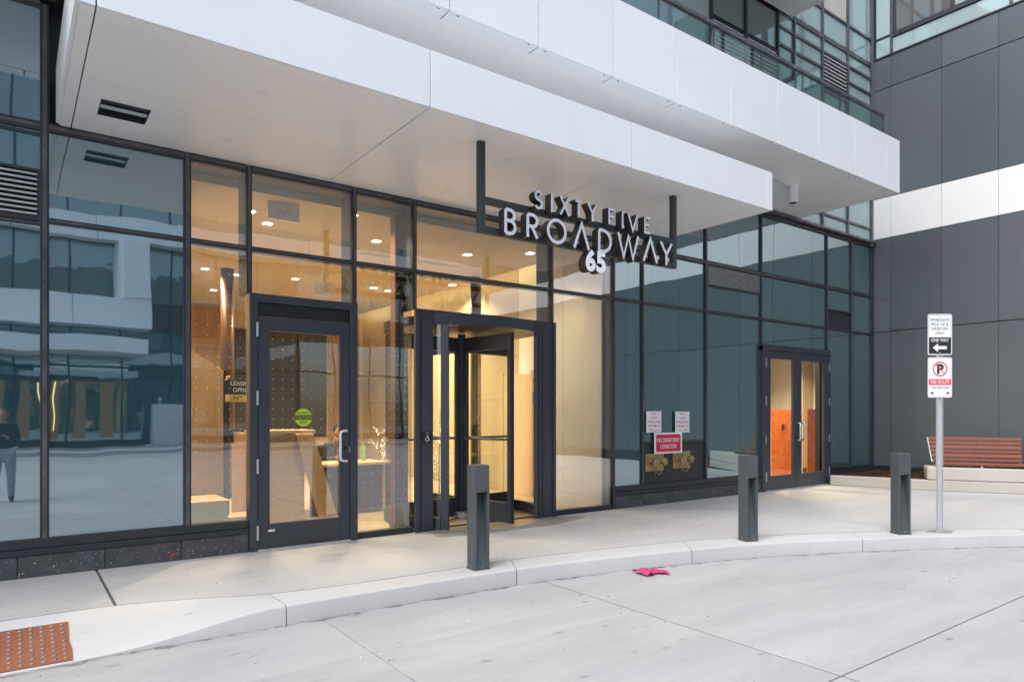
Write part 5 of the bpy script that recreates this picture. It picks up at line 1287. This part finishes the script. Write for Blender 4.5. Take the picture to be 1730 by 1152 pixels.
# timber booth panel and bench box at the left, with the leasing sign
bp = thing('booth_panel', 'tall brown panel with sloped top behind the narrow left window', 'partition', (2.15, 9.2, 0))
xa, za = onY(322, 590, 9.2); xb, zb_ = onY(378, 627, 9.2)
prism('panel', [(xa - 0.35, 0.01), (xb, 0.01), (xb, zb_), (xa, za), (xa - 0.35, za + 0.2)], 9.2, 9.26, painted('booth_brown', (0.36, 0.24, 0.13), 0.5, 0.08), bp, 'Y', 0.004)
box('edge_strip', (xb + 0.001, xb + 0.035, 9.19, 9.27, 0.01, zb_), M['black'], bp)
bb = thing('bench_box', 'low box seat with timber top behind the narrow left window', 'bench', (2.0, 8.6, 0))
xc0, xc1 = onY(318, 850, 8.45)[0], onY(386, 850, 8.45)[0]
box('base', (xc0 - 0.2, xc1, 8.45, 9.1, 0.008, 0.44), M['frosted'], bb, 0.004); box('top', (xc0 - 0.2, xc1 + 0.01, 8.44, 9.11, 0.441, 0.475), M['oak'], bb, 0.004)
b2 = thing('step_box', 'timber step box beside the low box seat', 'bench', (2.45, 9.0, 0))
box('base', (xc1 + 0.03, xc1 + 0.42, 8.7, 9.1, 0.008, 0.2), M['lobby_dark'], b2, 0.004); box('top', (xc1 + 0.03, xc1 + 0.42, 8.69, 9.11, 0.201, 0.23), M['oak'], b2, 0.004)
sx0, sz1 = onY(381, 642, 8.9); sx1, sz0 = onY(441, 679, 8.9)
ls_ = thing('leasing_sign', 'black and gold sign reading LEASING OFFICE UNIT, cut off by the door frame', 'sign', ((sx0 + sx1) / 2, 8.9, 0))
wS, hS = sx1 - sx0, sz1 - sz0
box('board', (sx0, sx1, 8.90, 8.92, sz0 + hS * 0.34, sz1), M['sign_black'], ls_)
box('strip', (sx0, sx1, 8.898, 8.92, sz0, sz0 + hS * 0.335), M['yellow'], ls_)
fl_ = frame_pts(((sx0 + sx1) / 2, 8.898, (sz0 + sz1) / 2), *FACE)
text('lettering', 'LEASING', fl_, M['sign_white'], ls_, wS * 0.62, hS * 0.2, -wS * 0.05, hS * 0.36, 0.001, 0.01)
text('lettering', 'OFFICE', fl_, M['sign_white'], ls_, wS * 0.52, hS * 0.2, -wS * 0.04, hS * 0.05, 0.001, 0.01)
text('lettering', 'UNIT', fl_, M['sign_black'], ls_, wS * 0.34, hS * 0.2, -wS * 0.20, -hS * 0.33, 0.002, 0.01)
for k, (a, b) in enumerate(((0.0, sz1), (0.0, sz0 + 0.01))):
    tube('ribbon', catmull([(sx0 - 0.01, 8.88, b), (sx0 + 0.02, 8.87, b + 0.02), (sx0 + 0.01, 8.88, b + 0.04), (sx0 + 0.05, 8.87, b + 0.05)], 5), 0.01, M['yellow'], ls_, 6)
box('stand', (sx0 + 0.02, sx0 + 0.05, 8.925, 8.955, 0.008, sz1), M['black'], ls_); box('foot', (sx0 - 0.1, sx0 + 0.2, 8.80, 9.0, 0.0065, 0.016), M['black'], ls_)
mo = thing('monitor', 'black wall screen behind the leasing sign', 'screen', (2.9, 10.2, 1.2))
mx0, mz1 = onY(386, 725, 10.2); mx1, mz0 = onY(425, 748, 10.2)
box('screen', (mx0, mx1, 10.2, 10.24, mz0, mz1), M['black'], mo, 0.004); box('stand', ((mx0 + mx1) / 2 - 0.02, (mx0 + mx1) / 2 + 0.02, 10.21, 10.23, 0.008, mz0), M['black'], mo)
# pole sheathed in fairy lights, and small lit twig trees
def fairy(pts, name, par, r=0.006):
    bm = bmesh.new()
    for p in pts: bmesh.ops.create_icosphere(bm, subdivisions=1, radius=r, matrix=Matrix.Translation(p))
    return finish(bm, name, M['fairy'], par, kind='stuff')
gx_, gy_ = onY(678, 700, 8.62)[0], 8.62
ga = thing('light_garland', 'vertical string of tiny warm lights hanging beside the brown post', 'string lights', (gx_, gy_, 0.9))
tube('wire', [(gx_, gy_, 0.85), (gx_ + 0.01, gy_, 1.6), (gx_, gy_, 2.3), (gx_, gy_, LZ - 0.001)], 0.003, M['black'], ga, 5)
fairy([(gx_ + random.gauss(0, 0.012), gy_ + random.gauss(0, 0.012), random.uniform(0.85, 2.25)) for _ in range(70)], 'bulbs', ga, 0.0055)
def twigtree(x, y, hh, label):
    t = thing('lit_twig_tree', label, 'decoration', (x, y, 0), 'twig trees with warm lights in the lobby')
    bm = bmesh.new(); P_ = []
    bm_tube(bm, [(x, y, 0.007), (x, y, hh * 0.5), (x + 0.02, y, hh)], [0.012, 0.009, 0.003], 6)
    for k in range(22):
        z = hh * random.uniform(0.25, 0.95); a = random.random() * 6.28; L = (1.05 - z / hh) * 0.28 + 0.08
        tip = Vector((x + L * math.cos(a), y + L * math.sin(a), z + L * 0.7)); bs = Vector((x, y, z))
        bm_tube(bm, [bs, tip], [0.005, 0.0015], 5); P_ += [bs.lerp(tip, q / 6) + Vector((random.gauss(0, .012), random.gauss(0, .012), random.gauss(0, .012))) for q in range(1, 7)]
    finish(bm, 'branches', M['brown'], t); fairy(P_, 'bulbs', t, 0.0048)
    bm = bmesh.new(); bmesh.ops.create_cone(bm, cap_ends=True, segments=14, radius1=0.12, radius2=0.12, depth=0.03, matrix=Matrix.Translation((x, y, 0.022))); finish(bm, 'base', M['galv'], t)
x_, _ = onY(742, 700, 9.6); twigtree(x_, 9.6, 1.55, 'twig tree with warm lights seen through the left side of the revolving door')
x_, _ = onY(641, 700, 9.9); twigtree(x_, 9.9, 1.25, 'twig tree with warm lights seen left of the brown post')
wp_ = thing('wall_notice', 'small framed notice on the pale wall inside the revolving door', 'notice', (LX1, 8.95, 1.7))
ny_, nz_ = onX(903, 660, LX1)
box('frame', (LX1 - 0.02, LX1 - 0.002, ny_ - 0.12, ny_ + 0.12, nz_ - 0.2, nz_ + 0.2), M['brown'], wp_); box('sheet', (LX1 - 0.024, LX1 - 0.0205, ny_ - 0.07, ny_ + 0.07, nz_ - 0.02, nz_ + 0.15), M['cream'], wp_)

# ------------------------------------------------------------------ small vestibule behind the double doors
VX0, VX1, VYB, VZ = 11.35, 16.4, 10.6, 2.95
o = box('vestibule_floor', (VX0, VX1, YF + 0.12, VYB, -0.2, 0.002), M['lobby_floor']); tag(o, 'floor of the room behind the double doors', kind='structure')
o = box('vestibule_ceiling', (VX0, VX1, YF + 0.12, VYB, VZ, VZ + 0.05), M['ceil']); tag(o, 'ceiling of the room behind the double doors', kind='structure')
for nm, b in (('vestibule_wall_back', (VX0, VX1, VYB, VYB + 0.1, 0, VZ)), ('vestibule_wall_right', (VX1, VX1 + 0.1, YF + 0.35, VYB, 0, VZ)), ('vestibule_wall_left', (VX0 - 0.08, VX0, YF + 0.32, VYB, 0, VZ))):
    o = box(nm, b, M['plaster']); tag(o, 'cream wall of the room behind the double doors', kind='structure')
# the doors look to the right and backwards: the boards stand against the back wall
def board(p0, p1, Y, label, m):
    x0, z1 = onY(p0[0], p0[1], Y); x1, z0 = onY(p1[0], p1[1], Y)
    o = thing('board_cover', label, 'board', ((x0 + x1) / 2, Y, 0), 'orange boards protecting the room behind the double doors')
    n_ = 3 if x1 - x0 > 0.6 else 1
    for k in range(n_):
        a = x0 + (x1 - x0) * k / n_; b = x0 + (x1 - x0) * (k + 1) / n_
        box('sheet', (a + 0.002, b - 0.002, Y, Y + 0.018, 0.01, z1), m, o, 0.002)
    for k in range(7):
        z = 0.2 + (z1 - 0.3) * k / 6; box('clip', (x0 + 0.03, x0 + 0.07, Y - 0.006, Y - 0.0005, z - 0.012, z + 0.012), M['brown'], o)
    return o, x0, x1, z1
o, x0, x1, z1 = board((1303.5, 692), (1337, 788), 9.2, 'orange timber sheet screen seen through the left door leaf', M['orange'])
bx, bz = onY(1323, 721, 9.2); box('button_plate', (bx - 0.05, bx + 0.05, 9.185, 9.198, bz - 0.06, bz + 0.06), M['black'], o)
board((1364, 691), (1379, 800), 8.7, 'narrow orange timber sheet seen through the right door leaf', M['orange'])
o = thing('drywall_corner', 'cream wall corner behind the right door leaf', 'wall', (14.1, 9.6, 0)); x0, _ = onY(1356, 700, 9.4); x1, _ = onY(1367, 700, 9.4)
box('wall', (x0, x1 + 0.6, 9.4, 9.5, 0.003, VZ - 0.002), M['ceil'], o); box('skirting', (x0, x1 + 0.6, 9.385, 9.399, 0.003, 0.12), M['lobby_dark'], o)
lamp(12.4, 8.5, 'lamp in the ceiling behind the left leaf of the double doors', 30.0, VZ); lamp(13.7, 8.3, 'added lamp in the ceiling behind the right leaf of the double doors, brightening the board', 30.0, VZ); lamp(14.9, 9.0, 'lamp in the ceiling to the right behind the double doors', 30.0, VZ)  # right leaf lamp is added to brighten the narrow orange board

# ------------------------------------------------------------------ building across the drive, seen in the glass
OY = -20.0
ob = thing('opposite_building', 'dark glass building with white bands across the drive, seen reflected in the windows', 'building', (4, OY, 0))
box('core', (-28, 34, OY - 6, OY - 0.1, -0.1, 17), M['lobby_dark'], ob)
oxs = [-28 + 2.0 * k for k in range(32)]
for a, b in zip(oxs, oxs[1:]):
    for z0, z1 in ((0.3, 3.5), (3.6, 5.2), (6.6, 9.1), (10.2, 13.2), (13.4, 16.8)):
        lit = False
        if z0 < 1 and -3.0 < a < 2.5:
            for q in (0.1, 1.1): box('lit_pane', (a + 0.1 + q * 0.9, a + 0.1 + q * 0.9 + (0.35 if q < 1 else 0.6), OY - 0.028, OY - 0.02, 0.4, 2.85), M['lit'], ob)
        box('glass_pane', (a + 0.04, b - 0.04, OY - 0.08, OY - 0.03, z0, z1), M['lit'] if lit else (M['upper_dark'] if z0 > 6 else M['spandrel2']), ob)
    box('mullion', (a - 0.035, a + 0.035, OY - 0.09, OY, 0.0, 16.9), M['frame'], ob)
for z in (3.55, 13.3): box('transom', (-28, 34, OY - 0.085, OY - 0.01, z - 0.04, z + 0.04), M['frame'], ob)
for k in range(11):
    a = -28 + 3.0 * k
    if a < 4.5: box('band_panel', (a + 0.01, min(a + 2.99, 4.9), OY, OY + 1.6, 5.2, 6.5), M['white'], ob, 0.005)
for k in range(20): box('band_panel', (-28 + 3.1 * k + 0.01, -28 + 3.1 * k + 3.09, OY, OY + 1.2 + 0.5 * math.sin(k * 0.55), 9.15, 10.15), M['white'], ob, 0.005)
prism('white_fin', [(3.7, OY + 0.02), (5.1, OY + 0.02), (4.9, OY + 1.7), (3.9, OY + 1.7)], 6.505, 9.145, M['white'], ob)
box('canopy', (-12, 4.6, OY + 0.01, OY + 2.8, 4.0, 4.62), M['white'], ob, 0.005)
box('white_wall', (-9.0, -3.6, OY + 0.005, OY + 0.4, 0.0, 3.99), M['white'], ob)
for k in range(4):
    x = -2.6 + 1.3 * k; box('door_stile', (x - 0.06, x + 0.06, OY + 0.005, OY + 0.1, 0, 2.9), M['frame'], ob)
box('entrance_head', (-3.0, 3.0, OY + 0.006, OY + 0.14, 2.9, 3.1), M['frame'], ob)
op_ = box('opposite_sidewalk', (-28, 34, OY, -15.4, ZR - 0.02, 0.0), M['walk']); tag(op_, 'sidewalk of the building across the drive', kind='structure')
pb_ = thing('utility_cabinet', 'grey cabinet on the far sidewalk, seen reflected in the left window', 'cabinet', (6.0, -18.5, 0))
box('body', (5.0, 6.6, -18.9, -18.2, 0.1, 1.9), M['galv'], pb_, 0.01); box('plinth', (4.8, 6.8, -19.0, -18.1, 0.001, 0.1), M['kerb'], pb_)

for k, x in enumerate((-2.2, -1.9, -1.1, 0.9, 1.25, 1.5)):
    tube('light_string', catmull([(x, OY + 0.2, 0.8), (x + 0.05, OY + 0.2, 1.5), (x - 0.03, OY + 0.2, 2.2), (x, OY + 0.2, 2.8)], 5), 0.02, M['fairy_far'], ob, 5)
# ------------------------------------------------------------------ people
def person(label, base, yaw, J, edges, rad, shirt, legs_m, head_c, hair=True):
    """body grown over a joint skeleton; clothes and head are children"""
    t = thing('person', label, 'person', base)
    T = Matrix.Translation(base) @ Matrix.Rotation(yaw, 4, 'Z')
    def skin(name, keys, eds, m):
        vs2 = [T @ Vector(J[k]) for k in keys]; me = bpy.data.meshes.new(name)
        me.from_pydata(vs2, [(keys.index(a), keys.index(b)) for a, b in eds], []); o = link(name, me, m, t)
        md = o.modifiers.new('skin', 'SKIN'); sv = me.skin_vertices[0].data
        for i, k in enumerate(keys):
            sv[i].radius = (rad[k] if isinstance(rad[k], tuple) else (rad[k], rad[k])); sv[i].use_root = (i == 0)
        ms = o.modifiers.new('smooth', 'SUBSURF'); ms.levels = 2; ms.render_levels = 2
        return o
    keys = []
    for a, b in edges:
        for k in (a, b):
            if k not in keys: keys.append(k)
    body = skin('body', keys, edges, shirt)
    lg = [e for e in edges if e[0].startswith(('hip', 'knee', 'pel')) and e[1].startswith(('hip', 'knee', 'ank', 'toe')) or e[0].startswith('ank')]
    # trousers as a slightly fuller shell over the legs
    J2 = dict(J)
    k2 = []
    for a, b in lg:
        for k in (a, b):
            if k not in k2 and not k.startswith('toe'): k2.append(k)
    for k in k2: rad[k + '_t'] = rad[k] * 1.12; J[k + '_t'] = J[k]
    skin('trousers', [k + '_t' for k in k2], [(a + '_t', b + '_t') for a, b in lg if not b.startswith('toe')], legs_m)
    bm = bmesh.new(); hc = T @ Vector(head_c)
    Mh = Matrix.Translation(hc) @ Matrix.Rotation(yaw, 4, 'Z')
    bmesh.ops.create_uvsphere(bm, u_segments=20, v_segments=14, radius=1.0, matrix=Mh @ Matrix.Diagonal((0.076, 0.095, 0.117, 1)))
    for v in bm.verts:
        l = Mh.inverted() @ v.co
        if l.z < -0.03: l.x *= 0.82; l.y *= 0.9
        if l.y > 0.085 and abs(l.x) < 0.02 and -0.035 < l.z < 0.015: l.y += 0.018          # nose
        if l.y > 0.06 and 0.0 < l.z < 0.03 and 0.015 < abs(l.x) < 0.05: l.y -= 0.008        # eye sockets
        v.co = Mh @ l
    bm_tube(bm, [Mh @ Vector((0, -0.01, -0.16)), Mh @ Vector((0, 0, -0.07))], [0.055, 0.05], 12)
    for s_ in (-1, 1):
        bmesh.ops.create_icosphere(bm, subdivisions=2, radius=1.0, matrix=Mh @ Matrix.Translation((s_ * 0.077, -0.01, 0)) @ Matrix.Diagonal((0.012, 0.02, 0.032, 1)))
    finish(bm, 'head', M['skin'], t, smooth=True)
    bm = bmesh.new()
    for s_ in (-1, 1): bmesh.ops.create_icosphere(bm, subdivisions=1, radius=0.011, matrix=Mh @ Matrix.Translation((s_ * 0.031, 0.078, 0.012)))
    finish(bm, 'eyes', M['black'], t)
    bm = bmesh.new(); bmesh.ops.create_uvsphere(bm, u_segments=20, v_segments=14, radius=1.0, matrix=Mh @ Matrix.Translation((0, -0.014, 0.018)) @ Matrix.Diagonal((0.084, 0.098, 0.114, 1)))
    bmesh.ops.delete(bm, geom=[v for v in bm.verts if (Mh.inverted() @ v.co).z < -0.06 or ((Mh.inverted() @ v.co).y > 0.045 and (Mh.inverted() @ v.co).z < 0.06)], context='VERTS')
    finish(bm, 'hair', M['hair'], t, smooth=True)
    # hands: palm and five bent fingers
    for s_, wr_ in (('L', J['wrL']), ('R', J['wrR'])):
        w_ = Vector(wr_); el = Vector(J['el' + s_]); d = (w_ - el).normalized(); sd2 = d.cross(Vector((0, 0, 1))).normalized(); dn2 = sd2.cross(d)
        bm = bmesh.new(); bm_tube(bm, [T @ (w_ - d * 0.02), T @ (w_ + d * 0.04), T @ (w_ + d * 0.085)], [0.026, 0.034, 0.03], 10)
        for k in range(4):
            r0_ = w_ + d * 0.08 + sd2 * (k - 1.5) * 0.018; L = (0.062, 0.075, 0.07, 0.055)[k]
            bm_tube(bm, [T @ r0_, T @ (r0_ + d * L * 0.5), T @ (r0_ + d * L * 0.8 - dn2 * L * 0.35)], [0.0095, 0.0085, 0.007], 7)
        q = 1 if s_ == 'L' else -1
        r0_ = w_ + d * 0.03 + sd2 * q * 0.028
        bm_tube(bm, [T @ r0_, T @ (r0_ + d * 0.03 + sd2 * q * 0.02), T @ (r0_ + d * 0.06 + sd2 * q * 0.018)], [0.012, 0.0105, 0.008], 7)
        finish(bm, 'hand', M['skin'], t, smooth=True)
    return t, T
ED = [('pel', 'wai'), ('wai', 'che'), ('che', 'nec'), ('che', 'shL'), ('che', 'shR'), ('shL', 'elL'), ('elL', 'wrL'), ('shR', 'elR'), ('elR', 'wrR'), ('pel', 'hipL'), ('pel', 'hipR'), ('hipL', 'kneeL'), ('kneeL', 'ankL'), ('ankL', 'toeL'), ('hipR', 'kneeR'), ('kneeR', 'ankR'), ('ankR', 'toeR')]
RAD = {'pel': 0.15, 'wai': 0.145, 'che': 0.165, 'nec': 0.06, 'shL': 0.08, 'shR': 0.08, 'elL': 0.052, 'elR': 0.052, 'wrL': 0.034, 'wrR': 0.034, 'hipL': 0.098, 'hipR': 0.098, 'kneeL': 0.066, 'kneeR': 0.066, 'ankL': 0.045, 'ankR': 0.045, 'toeL': 0.034, 'toeR': 0.034}
JS = {'pel': (0, 0, 0.93), 'wai': (0, 0.01, 1.08), 'che': (0, 0.03, 1.28), 'nec': (0, 0.04, 1.43), 'shL': (-0.18, 0.03, 1.36), 'shR': (0.18, 0.03, 1.36), 'elL': (-0.23, 0.10, 1.10), 'elR': (0.23, 0.10, 1.10), 'wrL': (-0.09, 0.27, 1.17), 'wrR': (0.09, 0.27, 1.17),
      'hipL': (-0.095, 0, 0.88), 'hipR': (0.095, 0, 0.88), 'kneeL': (-0.11, 0.02, 0.48), 'kneeR': (0.11, 0.03, 0.48), 'ankL': (-0.12, -0.01, 0.075), 'ankR': (0.12, 0.0, 0.075), 'toeL': (-0.14, 0.15, 0.036), 'toeR': (0.14, 0.16, 0.036)}
t, T = person('person in a black coat holding a camera, seen reflected in the far left window', (-0.12, -0.62, ZR + 0.001), R(4), dict(JS), ED, dict(RAD), M['cloth_black'], M['cloth_pale'], (0, 0.09, 1.60))
bm = bmesh.new(); bm_box(bm, -0.065, 0.065, 0.36, 0.40, 1.12, 1.21); bmesh.ops.create_cone(bm, cap_ends=True, segments=16, radius1=0.035, radius2=0.033, depth=0.06, matrix=Matrix.Translation((0, 0.43, 1.165)) @ Matrix.Rotation(R(90), 4, 'X'))
for v in bm.verts: v.co = T @ v.co
o = finish(bm, 'camera_body', M['black'], None); tag(o, 'small black camera in the hands of the person reflected in the glass', 'camera')
JT = dict(JS); off = -0.45
for k in ('pel', 'wai', 'che', 'nec', 'shL', 'shR', 'elL', 'elR', 'wrL', 'wrR', 'hipL', 'hipR'): JT[k] = (JS[k][0], JS[k][1], JS[k][2] - 0.40)
JT['wrL'] = (-0.12, 0.36, 0.80); JT['wrR'] = (0.12, 0.36, 0.80); JT['elL'] = (-0.23, 0.14, 0.75); JT['elR'] = (0.23, 0.14, 0.75)
JT['kneeL'] = (-0.12, 0.42, 0.52); JT['kneeR'] = (0.12, 0.42, 0.52); JT['ankL'] = (-0.12, 0.40, 0.09); JT['ankR'] = (0.12, 0.40, 0.09); JT['toeL'] = (-0.13, 0.54, 0.045); JT['toeR'] = (0.13, 0.54, 0.045)
person('person in dark clothes seated behind the reception desk', (4.20, 10.45, 0.005), R(176), JT, ED, dict(RAD), M['cloth_black'], M['cloth_black'], (0, 0.07, 1.19))
ch = thing('office_chair', 'dark office chair behind the reception desk', 'chair', (4.20, 10.5, 0))
box('seat', (3.96, 4.44, 10.28, 10.74, 0.36, 0.42), M['lobby_dark'], ch, 0.02); box('backrest', (3.98, 4.42, 10.75, 10.80, 0.45, 0.98), M['lobby_dark'], ch, 0.02)
tube('stem', [(4.20, 10.5, 0.05), (4.20, 10.5, 0.36)], 0.03, M['black'], ch)
for k in range(5):
    a = 2 * math.pi * k / 5; tube('foot', [(4.20, 10.5, 0.06), (4.20 + 0.26 * math.cos(a), 10.5 + 0.26 * math.sin(a), 0.03)], 0.02, M['black'], ch, 6)
